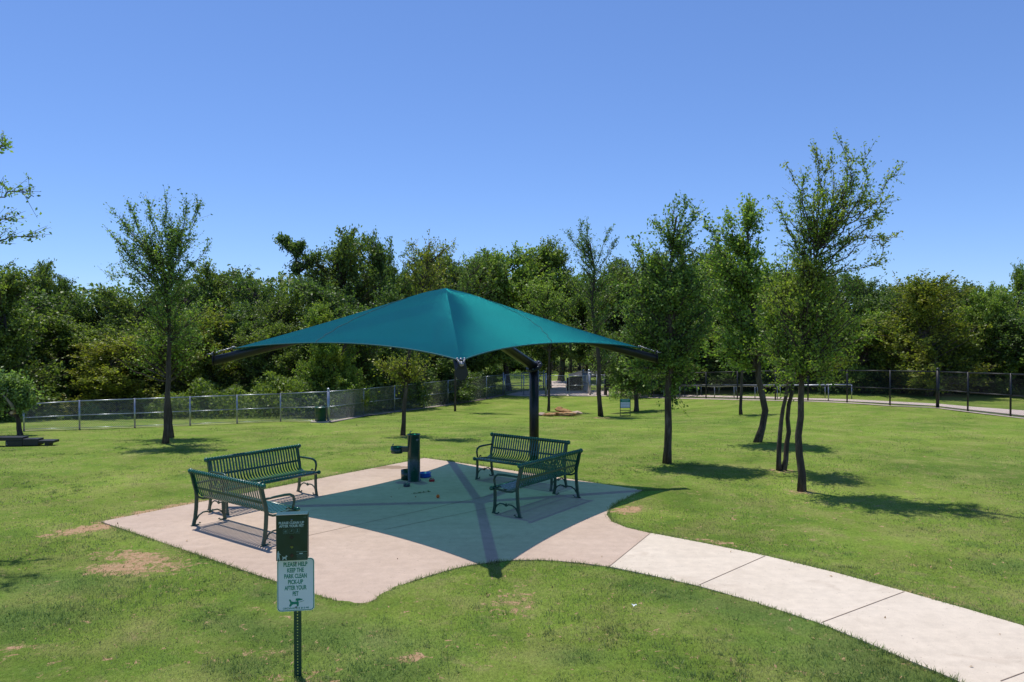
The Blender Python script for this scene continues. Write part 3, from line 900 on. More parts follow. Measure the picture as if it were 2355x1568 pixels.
park_tree('elm_tree', 'tallest nearest elm on the right with long wispy sprays reaching above the treeline', 'tree', (1843, 1128),
          [[(1843, 1128), (1842, 1060), (1841, 990), (1848, 910), (1850, 820), (1853, 730), (1862, 650), (1885, 570)]],
          [(1850, 600, 50, 65, 44), (1875, 720, 66, 66, 46), (1850, 835, 66, 34, 20), (1925, 640, 45, 42, 18), (1835, 530, 24, 36, 9), (1890, 520, 36, 42, 12), (1950, 760, 40, 55, 18), (1800, 680, 34, 55, 16), (1905, 860, 36, 22, 8), (1795, 880, 26, 20, 6), (1960, 840, 26, 24, 6), (1965, 470, 42, 50, 11), (1870, 470, 28, 46, 8), (1935, 400, 20, 30, 5), (1990, 540, 26, 20, 5)],
          'leaf_elm_gold', [0.092], 0.060, seed=32, dens=0.58, br=0.022, crown_py=880, group=LT, subs=11, nl=12, tw=0.38,
          sprays=[[(1875, 610), (1915, 520), (1945, 440), (1950, 390), (1933, 328)], [(1880, 590), (1950, 500), (1990, 430), (1985, 380), (2002, 345)], [(1900, 560), (1960, 510), (2020, 450), (2040, 415), (2064, 400)],
                  [(1885, 570), (1950, 555), (2000, 540), (2044, 552)], [(1990, 540), (2025, 560), (2028, 600)], [(1865, 600), (1860, 520), (1885, 440), (1874, 352)],
                  [(1855, 610), (1845, 520), (1838, 450), (1822, 402)], [(1880, 560), (1895, 470), (1890, 410), (1914, 364)], [(1850, 600), (1815, 530), (1792, 478)], [(1930, 480), (1975, 460), (2005, 440)],
                  [(1900, 540), (1940, 470), (1960, 430), (1955, 395)], [(1950, 500), (2000, 500), (2030, 488)], [(1880, 590), (1930, 560), (1985, 515), (2020, 505)], [(1890, 640), (1960, 620), (2010, 610)],
                  [(1935, 460), (1960, 400), (1952, 365)], [(1870, 560), (1880, 490), (1900, 450)], [(1960, 500), (2010, 470), (2035, 460)], [(1860, 520), (1842, 470), (1850, 410)]])
park_tree('elm_tree', 'tree standing off the left side, only its feathery branch tips in view against the sky', 'tree', (-150, 1245),
          [[(-150, 1245), (-150, 1000), (-155, 800), (-150, 620), (-140, 480)]],
          [(-170, 540, 85, 110, 60), (-75, 540, 25, 40, 6)], 'leaf_elm', [0.11], 0.06, seed=33, crown_py=760, subs=9, nl=11,
          sprays=[[(-130, 560), (-40, 470), (30, 440), (78, 452)], [(-120, 600), (-20, 555), (40, 545), (86, 546)],
                  [(-140, 500), (-60, 380), (-10, 350), (9, 332)], [(-100, 570), (0, 505), (30, 505)]])
bt = park_tree('snapped_tree', 'small bushy tree with a snapped pale branch beside the black steps', 'tree', (47, 1001),
          [[(47, 1001), (41, 965), (30, 925), (15, 880)]],
          [(15, 890, 42, 20, 34), (52, 905, 26, 18, 12), (-15, 935, 34, 26, 12), (35, 875, 22, 10, 6), (62, 930, 12, 10, 4)], 'leaf_pale', [0.10], 0.10, seed=34, crown_py=960, subs=11, nl=12, tw=0.35)
bb = MB(); b0 = Vector(at(47, 1001)); Yb = b0.y
q = [atY(36, 950, Yb) - b0, atY(28, 932, Yb - .25) - b0, atY(14, 915, Yb - .35) - b0, atY(2, 903, Yb - .4) - b0]
bb.tube(q, [0.06, 0.055, 0.03, 0.012], 7); bb.tube([q[2], atY(18, 895, Yb - .35) - b0], [0.02, 0.008], 5); bb.build('broken_branch', M['dead_branch'], bt)
bb = MB(); bb.tube([atY(26, 949, Yb - .34) - b0, atY(35, 950, Yb - .12) - b0], [0.05, 0.03], 7); bb.build('split_end', M['raw_wood'], bt)


# ---------------- woods: canonical trees, unit scale 8 m, copied
def wood_variant(seed, kind, leaf):
    g = np.random.default_rng(seed)
    H = 8.0
    top = H * (0.80 if kind != 'spire' else 0.9)
    tr = np.array([[0, 0, -0.1], [g.normal(0, .15), g.normal(0, .15), H * 0.3], [g.normal(0, .3), g.normal(0, .3), H * 0.55], [g.normal(0, .4), g.normal(0, .4), top]])
    lobes = []
    if kind == 'broad':
        for k in range(28):
            a = g.uniform(0, 2 * PI); z = 0.16 + 0.73 * g.random() ** 0.75
            rr = 2.6 * max(0.1, 1 - abs((z - 0.50) / 0.50) ** 3.2) ** 0.5 * g.uniform(0.45, 1) ** 0.6
            s = g.uniform(0.8, 1.25)
            lobes.append(((rr * math.cos(a), rr * math.sin(a), z * H), (s, s, s * 0.72), 12))
    elif kind == 'bush':
        for k in range(24):
            a = g.uniform(0, 2 * PI); z = g.uniform(0.05, 0.88)
            rr = 2.6 * max(0.1, 1 - abs(z / 0.95) ** 3) ** 0.5 * g.uniform(0.35, 1) ** 0.6
            s = g.uniform(0.8, 1.25)
            lobes.append(((rr * math.cos(a), rr * math.sin(a), z * H), (s, s, s * 0.85), 12))
    elif kind == 'clumpy':
        for k in range(15):
            a = g.uniform(0, 2 * PI); z = g.uniform(0.40, 0.93)
            rr = 2.5 * g.uniform(0.3, 1) * max(0.2, 1 - ((z - .6) / .42) ** 2) ** .5
            s = g.uniform(0.6, 1.0)
            lobes.append(((rr * math.cos(a), rr * math.sin(a), z * H), (s, s, s * 0.85), 15))
        lobes.append(((0.3, 0, H * .9), (1.1, 1.1, .7), 26)); lobes.append(((0, 0, H * .35), (1.6, 1.6, 1.5), 34)); lobes.append(((0, 0, H * .18), (2.0, 2.0, 1.2), 30))
    else:
        for k in range(20):
            a = g.uniform(0, 2 * PI); z = g.uniform(0.08, 0.97)
            rr = 2.2 * (1.05 - z) ** 0.6 * g.uniform(0.2, 1); s = 0.6 + 0.6 * (1 - z)
            lobes.append(((rr * math.cos(a), rr * math.sin(a), z * H), (s, s, s * 1.3), 13))
    T = lobe_targets(g, lobes)
    root = empty('wood_tree')
    feather = kind == 'spire'
    grow('w', g, [tr], [0.15], T, M[leaf], 0.15 if not feather else 0.12, subs=9, nl=11 if not feather else 14, tw=0.55, up=0.5 if feather else 0.2,
         crown_base=H * (0.05 if kind in ('bush', 'spire') else 0.22), kfall=0.5, root=root, br=0.035, aspect=0.62)
    return root


VAR = {}
VSPEC = {'oakA': (101, 'broad', 'leaf_oak'), 'oakB': (102, 'broad', 'leaf_wood'), 'clA': (103, 'clumpy', 'leaf_oak'), 'clB': (104, 'clumpy', 'leaf_wood'),
         'bushA': (105, 'bush', 'leaf_wood'), 'bushB': (106, 'bush', 'leaf_oak'), 'gold': (107, 'bush', 'leaf_gold'), 'spire': (108, 'spire', 'leaf_elm_gold'), 'light': (109, 'broad', 'leaf_light')}


FL_M = [(-60, 996), (55, 991), (183, 987), (310, 983), (437, 978), (545, 973.5), (645, 969), (755, 971), (836, 956), (907, 947), (975, 938), (1030, 930.5), (1075, 924), (1118, 916.5), (1157, 907.5)]
_fl = [(px, at(px, py).y) for px, py in FL_M]


def fenceY(px):
    return np.interp(px, [a for a, b in _fl], [b for a, b in _fl])


def wood_tree(var, px, top, wpx, Y, label, cat='tree', name='woodland_tree', group='trees of the wood behind the fences', py_base=None):
    if px < 1160: Y = max(Y, float(fenceY(px)) + 1.2 + wpx / FPX * Y * 0.38)
    x = (px - CX) / FPX * Y
    zg = float(G(x, Y))
    ztop = atY(px, top, Y).z
    H = ztop - zg
    if var not in VAR:
        r = VAR[var] = wood_variant(*VSPEC[var]); kids = list(r.children)
    else:
        src = VAR[var]
        r = src.copy(); COL.objects.link(r)
        for ch in src.children:
            c = ch.copy(); COL.objects.link(c); c.parent = r
    r.name = name
    r.location = (x, Y, zg)
    wy = 1.3 * wpx / FPX * Y / 5.6
    r.scale = (wy, wy * random.uniform(0.85, 1.1), H / 8.15)
    r.rotation_euler = (0, 0, random.uniform(0, 2 * PI))
    tag(r, label, cat, group)
    return r


WOODS = [
 ('oakA', -40, 565, 260, 36, 'broad dark oak at the far left edge of the wood'),
 ('bushA', -20, 572, 210, 31, 'leafy tree at the left edge in front of the wood'),
 ('oakB', 85, 580, 120, 40, 'round topped oak above the snapped tree at the far left'),
 ('clA', 150, 622, 90, 42, 'small pointed dark treetop low on the skyline right of the far left oaks'),
 ('oakA', 228, 645, 150, 41, 'low dark treetop where the skyline dips left of the tall airy elm'),
 ('oakB', 320, 645, 160, 38, 'rounded olive tree directly behind the tall airy elm'),
 ('oakA', 425, 625, 150, 40, 'dark oak top right behind the airy elm crown'),
 ('oakB', 500, 586, 170, 43, 'dome shaped oak top standing highest between the airy elm and the shade'),
 ('oakA', 590, 608, 150, 41, 'blue green treetop left of the notch in the skyline'),
 ('oakB', 645, 652, 120, 39, 'low tree filling the notch in the skyline left of the shade'),
 ('oakA', 770, 620, 190, 38, 'wide oak below the tall clumpy crowns left of the shade peak'),
 ('oakB', 785, 506, 158, 45, 'tall clumpy crowned tree, highest one left of the shade peak'),
 ('oakA', 893, 513, 138, 46, 'tall round headed tree just left of the shade peak'),
 ('oakA', 985, 545, 150, 50, 'dark treetop right above the shade peak'),
 ('oakB', 1065, 556, 165, 50, 'dark rounded tree right behind the shade peak'),
 ('light', 1170, 538, 190, 52, 'pointed mid green tree above the right slope of the shade'),
 ('clB', 1262, 546, 160, 54, 'open topped tree above the pale crowned slim tree'),
 ('oakA', 1345, 660, 110, 60, 'low dark tree in the sky gap behind the open elm'),
 ('oakB', 1450, 565, 150, 54, 'tree filling the back between the open elm and the dense oak'),
 ('light', 1565, 575, 150, 48, 'pale tree hidden mostly behind the dense oak'),
 ('oakB', 1645, 530, 130, 50, 'green tree rising between the dense oak and the pale curved tree'),
 ('light', 1770, 590, 150, 46, 'pale tree behind the twin stemmed elm'),
 ('oakB', 1880, 612, 170, 44, 'olive tree behind the tallest elm on the right'),
 ('oakA', 1990, 604, 130, 42, 'blue green oak top just right of the tallest elm'),
 ('oakB', 2050, 636, 110, 43, 'low tree in the dip of the skyline right of the tallest elm'),
 ('gold', 2135, 615, 180, 36, 'golden rust tinted tree topping the wood on the right'),
 ('oakB', 2225, 632, 140, 39, 'green tree between the golden tree and the right edge'),
 ('light', 2275, 632, 120, 37, 'light green tree near the right edge of the wood'),
 ('spire', 2342, 598, 100, 40, 'pointed feathery treetop at the right edge of the wood'),
 ('oakA', 2420, 650, 180, 35, 'dark oak cut by the right edge of the photo'),
 # lower, nearer edge of the wood
 ('bushB', 15, 680, 230, 33, 'leafy dark tree in front of the far left oaks'),
 ('bushA', 165, 700, 200, 35, 'bushy tree behind the left end of the grey fence'),
 ('gold', 265, 760, 190, 33.5, 'yellow green bush arching over the grey fence, left of the airy elm'),
 ('bushA', 330, 715, 180, 36, 'olive bushy tree behind the grey fence at the airy elm trunk'),
 ('gold', 450, 700, 170, 35.5, 'yellowish tree right of the airy elm trunk, behind the grey fence'),
 ('bushB', 545, 690, 170, 37, 'dark bushy tree left of the shade corner'),
 ('bushA', 610, 720, 150, 36, 'olive tree behind the left corner of the shade'),
 ('spire', 735, 688, 150, 34.0, 'feathery yellow green tree with a pointed top under the left slope of the shade'),
 ('spire', 800, 725, 110, 34.5, 'smaller feathery yellow green tree beside the pointed one'),
 ('bushB', 690, 760, 150, 37, 'dark bush between the shade corner and the feathery trees'),
 ('bushB', 905, 640, 140, 40, 'dark tree behind the upper left slope of the shade'),
 ('bushA', 890, 790, 130, 36, 'shadowy bush under the shade, left of the leaning yellow tree'),
 ('bushB', 1010, 770, 170, 39, 'dark bush under the shade behind the yellow tree'),
 ('bushA', 1090, 770, 120, 50, 'bush behind the bend of the grey fence'),
 ('bushB', 1180, 780, 110, 68, 'dark bush left of the shade post beyond the gates'),
 ('bushA', 1430, 740, 130, 52, 'dark bush behind the brown notice boards'),
 ('bushB', 1530, 700, 170, 46, 'dark bush behind the trunk of the dense oak'),
 ('bushA', 1640, 720, 170, 44, 'bush behind the black fence right of the dense oak'),
 ('bushB', 1745, 740, 170, 42, 'dark bush behind the s curved trunk'),
 ('bushA', 1860, 730, 180, 40, 'bush behind the black fence at the tallest elm trunk'),
 ('light', 1985, 700, 150, 38, 'pale leafy tree above the end of the pipe rail'),
 ('bushB', 2080, 730, 170, 38, 'dark bush behind the black fence right of the pipe rail'),
 ('bushA', 2180, 740, 150, 37, 'dark green bush behind the thick black fence post'),
 ('bushB', 2260, 700, 180, 37.5, 'dark leafy tree standing in the shade near the right edge'),
 ('bushA', 2350, 720, 150, 38, 'bushy green tree at the right edge behind the black fence'),
]
for w in WOODS: wood_tree(*w)

# the tree with a crooked, creeper-clad limb standing alone against the sky
gq = np.random.default_rng(55)
Yq = 44.0; bx = (740 - CX) / FPX * Yq; bz = float(G(bx, Yq)); bq = np.array([bx, Yq, bz])
rt = tag(empty('woodland_tree', tuple(bq)), 'crooked creeper clad limb reaching alone into the sky left of the shade peak', 'tree', 'trees of the wood behind the fences')
P2 = lambda px, py: np.array(atY(px, py, Yq)) - bq
kq = Yq / FPX
grow('w', gq, [[(0, 0, -.1), P2(735, 800), P2(715, 700), P2(690, 640), P2(682, 600), P2(668, 570)]], [0.2],
     lobe_targets(gq, [(P2(648, 556), (17 * kq, 16 * kq, 15 * kq), 16), (P2(690, 570), (20 * kq, 18 * kq, 16 * kq), 18), (P2(680, 612), (7 * kq, 9 * kq, 20 * kq), 7),
                       (P2(735, 590), (18 * kq, 18 * kq, 16 * kq), 10)]), M['leaf_oak'], 0.15, subs=8, nl=10, tw=0.4,
     crown_base=P2(0, 700)[2], kfall=0.3, root=rt)


def mass(name, label, cat, spans, size, leaf, seed, kind='stuff', upb=0.6):
    """foliage mass: spans of (px0, px1, Y0, Y1, py_top, count)"""
    g = np.random.default_rng(seed); P = []
    for (a, b, Y0, Y1, top, n) in spans:
        Yv = g.uniform(Y0, Y1, n); pxv = g.uniform(a, b, n)
        if b <= 1160: Yv = np.maximum(Yv, fenceY(pxv) + 0.5 + g.uniform(0, Y1 - Y0, n))
        x = (pxv - CX) / FPX * Yv; zg = G(x, Yv)
        zt = CAMZ - (top - HZ) / FPX * Yv + 0.35 * np.sin(x * 1.7) + 0.3 * np.sin(x * 0.63 + 2) + 0.2 * np.sin(x * 4.1 + Yv)
        h = np.maximum(zt - zg, 0.1)
        z = zg + h * g.random(n) ** 0.8
        # clumping
        cl = np.sin(x * 2.9 + 1.3 * np.sin(z * 2.2)) * np.cos(Yv * 2.3 + z * 2.6) + 0.5 * np.sin(x * 7 + z * 6)
        k = cl > -0.55
        P.append(np.stack([x, Yv, z], -1)[k])
    P = np.concatenate(P)
    me = leaves_mesh(name, g, P, np.zeros_like(P) + np.array([0, 0, .3]), size, upb, 0.6)
    return tag(link_mesh(me, name, M[leaf]), label, cat, kind=kind)


mass('distant_woods', 'far wood closing the view behind the nearer trees', 'woods',
     [(-350, 480, 50, 57, 668, 22000), (400, 640, 50, 57, 645, 9000), (640, 1140, 50, 60, 628, 22000), (1130, 1420, 84, 92, 640, 16000), (1400, 1920, 58, 66, 628, 24000), (1880, 2750, 50, 58, 668, 24000)], 0.34, 'leaf_wood', 61)
mass('undergrowth', 'brush and saplings tangled behind the grey fence', 'undergrowth',
     [(20, 330, 33.3, 36, 905, 9000), (330, 780, 32.0, 35, 890, 16000), (780, 1140, 35.5, 40, 868, 12000), (-200, 60, 29.5, 33, 940, 6000)], 0.13, 'leaf_wood', 62)
mass('undergrowth', 'pale weeds growing between the grey fence and the wood', 'undergrowth',
     [(60, 300, 31.5, 33.5, 950, 6000), (780, 1150, 34, 36.5, 900, 5000), (1400, 1900, 44, 47, 885, 9000), (1100, 1225, 62, 66, 868, 2500)], 0.11, 'leaf_pale', 63)
mass('undergrowth', 'shaded brush along the foot of the wood beyond the black fence', 'undergrowth',
     [(1880, 2500, 37, 40, 840, 16000), (1400, 1900, 47, 50, 850, 12000)], 0.14, 'leaf_oak', 64)
mass('leaf_litter', 'dead brown leaves and twigs under the far trees beyond the gates', 'leaf litter',
     [(1130, 1420, 72, 84, 842, 5000)], 0.16, 'bark', 65)

# bare trunks in the far gap
for px, Yt, r_, lb in ((1290, 62, 0.22, 'single dark trunk on the sunny strip of grass beyond the gates'), ):
    b = Vector(((px - CX) / FPX * Yt, Yt, float(G((px - CX) / FPX * Yt, Yt))))
    g = np.random.default_rng(71)
    rt = tag(empty('oak_tree', b), lb, 'tree')
    grow('w', g, [[(0, 0, -.1), (0.1, 0, 1.5), (0.25, 0, 4), (0.2, 0.2, 7)]], [0.28], lobe_targets(g, [((0, 0, 6.2), (2.6, 2.6, 1.5), 90)]), M['leaf_oak'], 0.2, subs=9, nl=10, tw=0.6, crown_base=3.6, root=rt)
g = np.random.default_rng(72)
TRL = ['slender dark trunk left of the shade post in the gap', 'second slender trunk in the gap left of the lone tree', 'slender trunk right of the lone tree in the gap', 'slender trunk above the open gate',
       'slender trunk behind the dark roof shape', 'slender trunk behind the open elm in the gap']
for k, px in enumerate((1225, 1272, 1312, 1332, 1350, 1392)):
    Yt = 76 + 3 * math.sin(k * 2.1); x = (px - CX) / FPX * Yt; b = Vector((x, Yt, float(G(x, Yt))))
    rt = tag(empty('woodland_tree', b), TRL[k], 'tree', 'slender trunks in the far gap')
    grow('w', g, [[(0, 0, -.1), (g.normal(0, .1), 0, 3), (g.normal(0, .3), 0, 8)]], [0.17], lobe_targets(g, [((0, 0, 7.5), (2.4, 2.4, 2.2), 50)]), M['leaf_oak'], 0.28, subs=7, nl=8, tw=0.7, crown_base=4.5, root=rt)

# ------------------------------------------------------------------ fences
def diag_mesh(mb, A, B, z0a, z0b, z1a, z1b, pitch, r):
    """chain link between posts A and B"""
    A = Vector(A); B = Vector(B); d = (B - A); L = d.length; u = d / L
    n = Vector((-u.y, u.x)) * r
    H = ((z1a - z0a) + (z1b - z0b)) / 2
    for sgn in (1, -1):
        s = -H if sgn > 0 else 0.0
        e = L if sgn > 0 else L + H
        while s < e:
            # line: z from 0..H, along s + sgn*z
            za, zb = 0.0, H
            sa, sb = s, s + sgn * H
            if sgn > 0:
                if sa < 0: za = -sa; sa = 0
                if sb > L: zb = H - (sb - L); sb = L
            else:
                if sa > L: za = sa - L; sa = L
                if sb < 0: zb = H + sb; sb = 0
            if zb - za > 0.01:
                def pt(ss, zz):
                    f = ss / L
                    p = A + u * ss
                    return Vector((p.x, p.y, (z0a * (1 - f) + z0b * f) + zz / H * ((z1a - z0a) * (1 - f) + (z1b - z0b) * f)))
                p, q = pt(sa, za), pt(sb, zb)
                nn = Vector((n.x, n.y, 0)) * sgn
                w = Vector((u.x * 0.7 * sgn * -1, u.y * 0.7 * sgn * -1, 0.7)) * r
                mb.add([p + w, p - w, p + nn * 1.6, q + w, q - w, q + nn * 1.6], [(0, 1, 4, 3), (1, 2, 5, 4), (2, 0, 3, 5)])
            s += pitch


def fence(name, label, cat, marks, mat, wire, prad=0.03, thick=(), midrail=True, group=None, pitch=0.07, wr=0.0023, end_caps=False, ball_caps=()):
    """marks: (px, py_bottom, py_top) of each post"""
    pts = []
    for (px, pb, pt) in marks:
        b = at(px, pb); zt = atY(px, pt, b.y).z
        pts.append((b, zt))
    root = tag(empty(name, pts[0][0]), label, cat, group)
    o = pts[0][0]
    for i, (b, zt) in enumerate(pts):
        m = MB(); r = prad * (1.9 if i in thick else 1.0)
        p = b - o
        ex = 0.06 if i in thick else 0.03
        m.tube([(p.x, p.y, p.z - 0.1), (p.x, p.y, zt - o.z + ex)], r, 10)
        if i in thick or i in ball_caps: m.ball((p.x, p.y, zt - o.z + ex + r * 0.5), r * 1.15, 5)
        m.build('post', mat, root)
    m = MB(); w = MB(); mr = MB(); bw = MB()
    for i in range(len(pts) - 1):
        (a, za), (b, zb) = pts[i], pts[i + 1]
        a_ = a - o; b_ = b - o; za -= o.z; zb -= o.z
        m.tube([(a_.x, a_.y, za), (b_.x, b_.y, zb)], prad * 0.72, 8)
        if midrail: mr.tube([(a_.x, a_.y, (za + a_.z) / 2), (b_.x, b_.y, (zb + b_.z) / 2)], prad * 0.62, 8)
        bw.tube([(a_.x, a_.y, a_.z + 0.06), (b_.x, b_.y, b_.z + 0.06)], prad * 0.3, 6)
        diag_mesh(w, (a_.x, a_.y - prad * .5), (b_.x, b_.y - prad * .5), a_.z + 0.05, b_.z + 0.05, za - 0.01, zb - 0.01, pitch, wr)
    m.build('top_rail', mat, root)
    if midrail: mr.build('middle_rail', mat, root)
    bw.build('bottom_wire', mat, root)
    w.build('chain_link_mesh', wire, root)
    return root, pts


f1, p1 = fence('chain_link_fence', 'long silver chain link fence running across the left side of the lawn', 'fence',
      [(55, 991, 930), (183, 987, 922), (310, 983, 917.5), (437, 978, 913), (545, 973.5, 909), (645, 969, 905.5), (755, 971, 900.5), (836, 956, 894.5), (907, 947, 887.5), (975, 938, 880.5),
       (1030, 930.5, 875), (1075, 924, 870), (1118, 916.5, 865.5), (1157, 907.5, 861.5)], M['galv'], M['galv_wire'], 0.029, thick=(6, 13))
f2, p2 = fence('chain_link_fence', 'silver chain link fence section left of the double gate, behind the shade post', 'fence',
      [(1161, 909.5, 862), (1204, 910, 863), (1255, 910.5, 863.5)], M['galv'], M['galv_wire'], 0.034, thick=(2,))
gates = []
def gate(label, a, b, name='gate', mat='galv', wire='galv_wire', grp=None, latch=False):
    A = at(a[0], a[1]); B = at(b[0], b[1]); za = atY(a[0], a[2], A.y).z; zb = atY(b[0], b[2], B.y).z
    root = tag(empty(name, A), label, 'gate', grp); o = A
    d = (B - A); fr = MB(); w = MB()
    q = lambda P, z: (P.x - o.x, P.y - o.y, z - o.z)
    a0, a1, b0, b1 = A.z + 0.06, za, B.z + 0.06, zb
    fr.tube([q(A, a0), q(A, a1), q(B, b1), q(B, b0), q(A, a0)], 0.024, 8, cap=False)
    fr.tube([q(A, (a0 + a1) / 2), q(B, (b0 + b1) / 2)], 0.018, 6)
    fr.build('gate_frame', M[mat], root)
    diag_mesh(w, (0, 0), (B.x - o.x, B.y - o.y), 0.06, B.z - o.z + 0.06, a1 - o.z, b1 - o.z, 0.07, 0.0022)
    w.build('chain_link_mesh', M[wire], root)
    if latch:
        l_ = MB(); l_.box((B.x - o.x, B.y - o.y, 0.62), (0.09, 0.05, 0.1)); l_.build('latch', M['steel'], root)
    return root
GG = 'leaves of the silver double gate'
gate('left leaf of the silver double gate into the dog park', (1260, 910.5, 863.5), (1302, 910.7, 863.5), grp=GG, latch=True)
gate('right leaf of the silver double gate into the dog park', (1308, 910.7, 863.5), (1350, 910, 863.5), grp=GG)
f3, p3 = fence('chain_link_fence', 'short silver chain link fence right of the double gate', 'fence',
      [(1356, 909.3, 862), (1372, 909, 862), (1389, 909, 862)], M['galv'], M['galv_wire'], 0.034, thick=(0,))
f4, p4 = fence('chain_link_fence', 'silver chain link fence slanting back behind the gate enclosure', 'fence',
      [(1161, 906, 861), (1199, 901.5, 858), (1237, 898, 855.5), (1250, 897.5, 855.5)], M['galv'], M['galv_wire'], 0.03, thick=(2, 3))
f5, p5 = fence('chain_link_fence', 'pair of tall silver posts holding the far side of the gate enclosure', 'fence',
      [(1341, 898.5, 855.5), (1354, 906, 856)], M['galv'], M['galv_wire'], 0.045, thick=(0, 1), pitch=0.03, wr=0.003)
z4 = lambda zx, zb, zt: ((1600 + zx / 2.453) * .9195, (900 + zb / 2.453) * .9195, (900 + zt / 2.453) * .9195)
bl = [(1391, 909.5, 860), (1439, 911.5, 859.5), z4(72, 230, 86), z4(215, 234, 82), z4(405, 238, 77), z4(597, 243, 72), z4(830, 248, 68), z4(1030, 252, 66), z4(1270, 263, 65), z4(1533, 280, 67),
      z4(1825, 294, 72), z4(2010, 317, 79), z4(2272, 348, 87), z4(2560, 382, 96), z4(2860, 420, 106)]
f6, p6 = fence('chain_link_fence', 'long black chain link fence curving along the right side of the lawn', 'fence', bl, M['black_fence'], M['black_fence'], 0.034, thick=(0, 10))

def kerb_along(name, pts, w=0.22, off=-0.05, mat='kerb'):
    prs = [((pts[i][0].x, pts[i][0].y + off), (pts[i + 1][0].x, pts[i + 1][0].y + off)) for i in range(len(pts) - 1)]
    return strip(name, prs, w, 0.018, M[mat], True)
kerb_along('kerb', p1[:1] + p1[1:], 0.13)
kerb_along('kerb', p1[6:], 0.34, -0.12)
kerb_along('kerb', p6[1:], 0.36, -0.14)

# pipe rails along the far walk
def pipe_rail(label, marks):
    pts = []
    for px, pb, pt in marks:
        b = at(px, pb); pts.append((b, atY(px, pt, b.y).z))
    o = pts[0][0]; root = tag(empty('pipe_rail', o), label, 'handrail', 'silver pipe rails beside the far walk')
    m = MB(); m.tube([(b.x - o.x, b.y - o.y, z - o.z) for b, z in pts], 0.035, 8); m.build('rail', M['galv'], root)
    for b, z in pts:
        p = MB(); p.tube([(b.x - o.x, b.y - o.y, b.z - o.z - 0.05), (b.x - o.x, b.y - o.y, z - o.z)], 0.026, 8); p.build('post', M['galv'], root)
pipe_rail('longer silver pipe rail on the far side of the walk', [z4(x, b, t) for x, b, t in ((85, 216, 157), (275, 214, 153), (375, 212, 154), (485, 210, 152), (590, 212, 154), (720, 216, 155), (860, 220, 154), (1000, 226, 154), (1135, 232, 153), (1298, 238, 152))])
pipe_rail('shorter silver pipe rail on the near side of the walk, just behind the black fence', [z4(x, b, t) for x, b, t in ((145, 229, 159), (245, 231, 159), (350, 233, 158), (457, 236, 163), (577, 239, 159), (705, 242, 159), (842, 246, 158), (1000, 249, 156), (1155, 253, 155))])


# ------------------------------------------------------------------ shade canopy
zc = 2.62
Fc, Rc, Bc, Lc = Vector((-0.68, 10.05, zc)), Vector((2.93, 15.2, zc)), Vector((-1.95, 18.35, zc)), Vector((-5.42, 13.55, zc + 0.02))
HUB = Vector((-1.27, 14.3, 3.96))


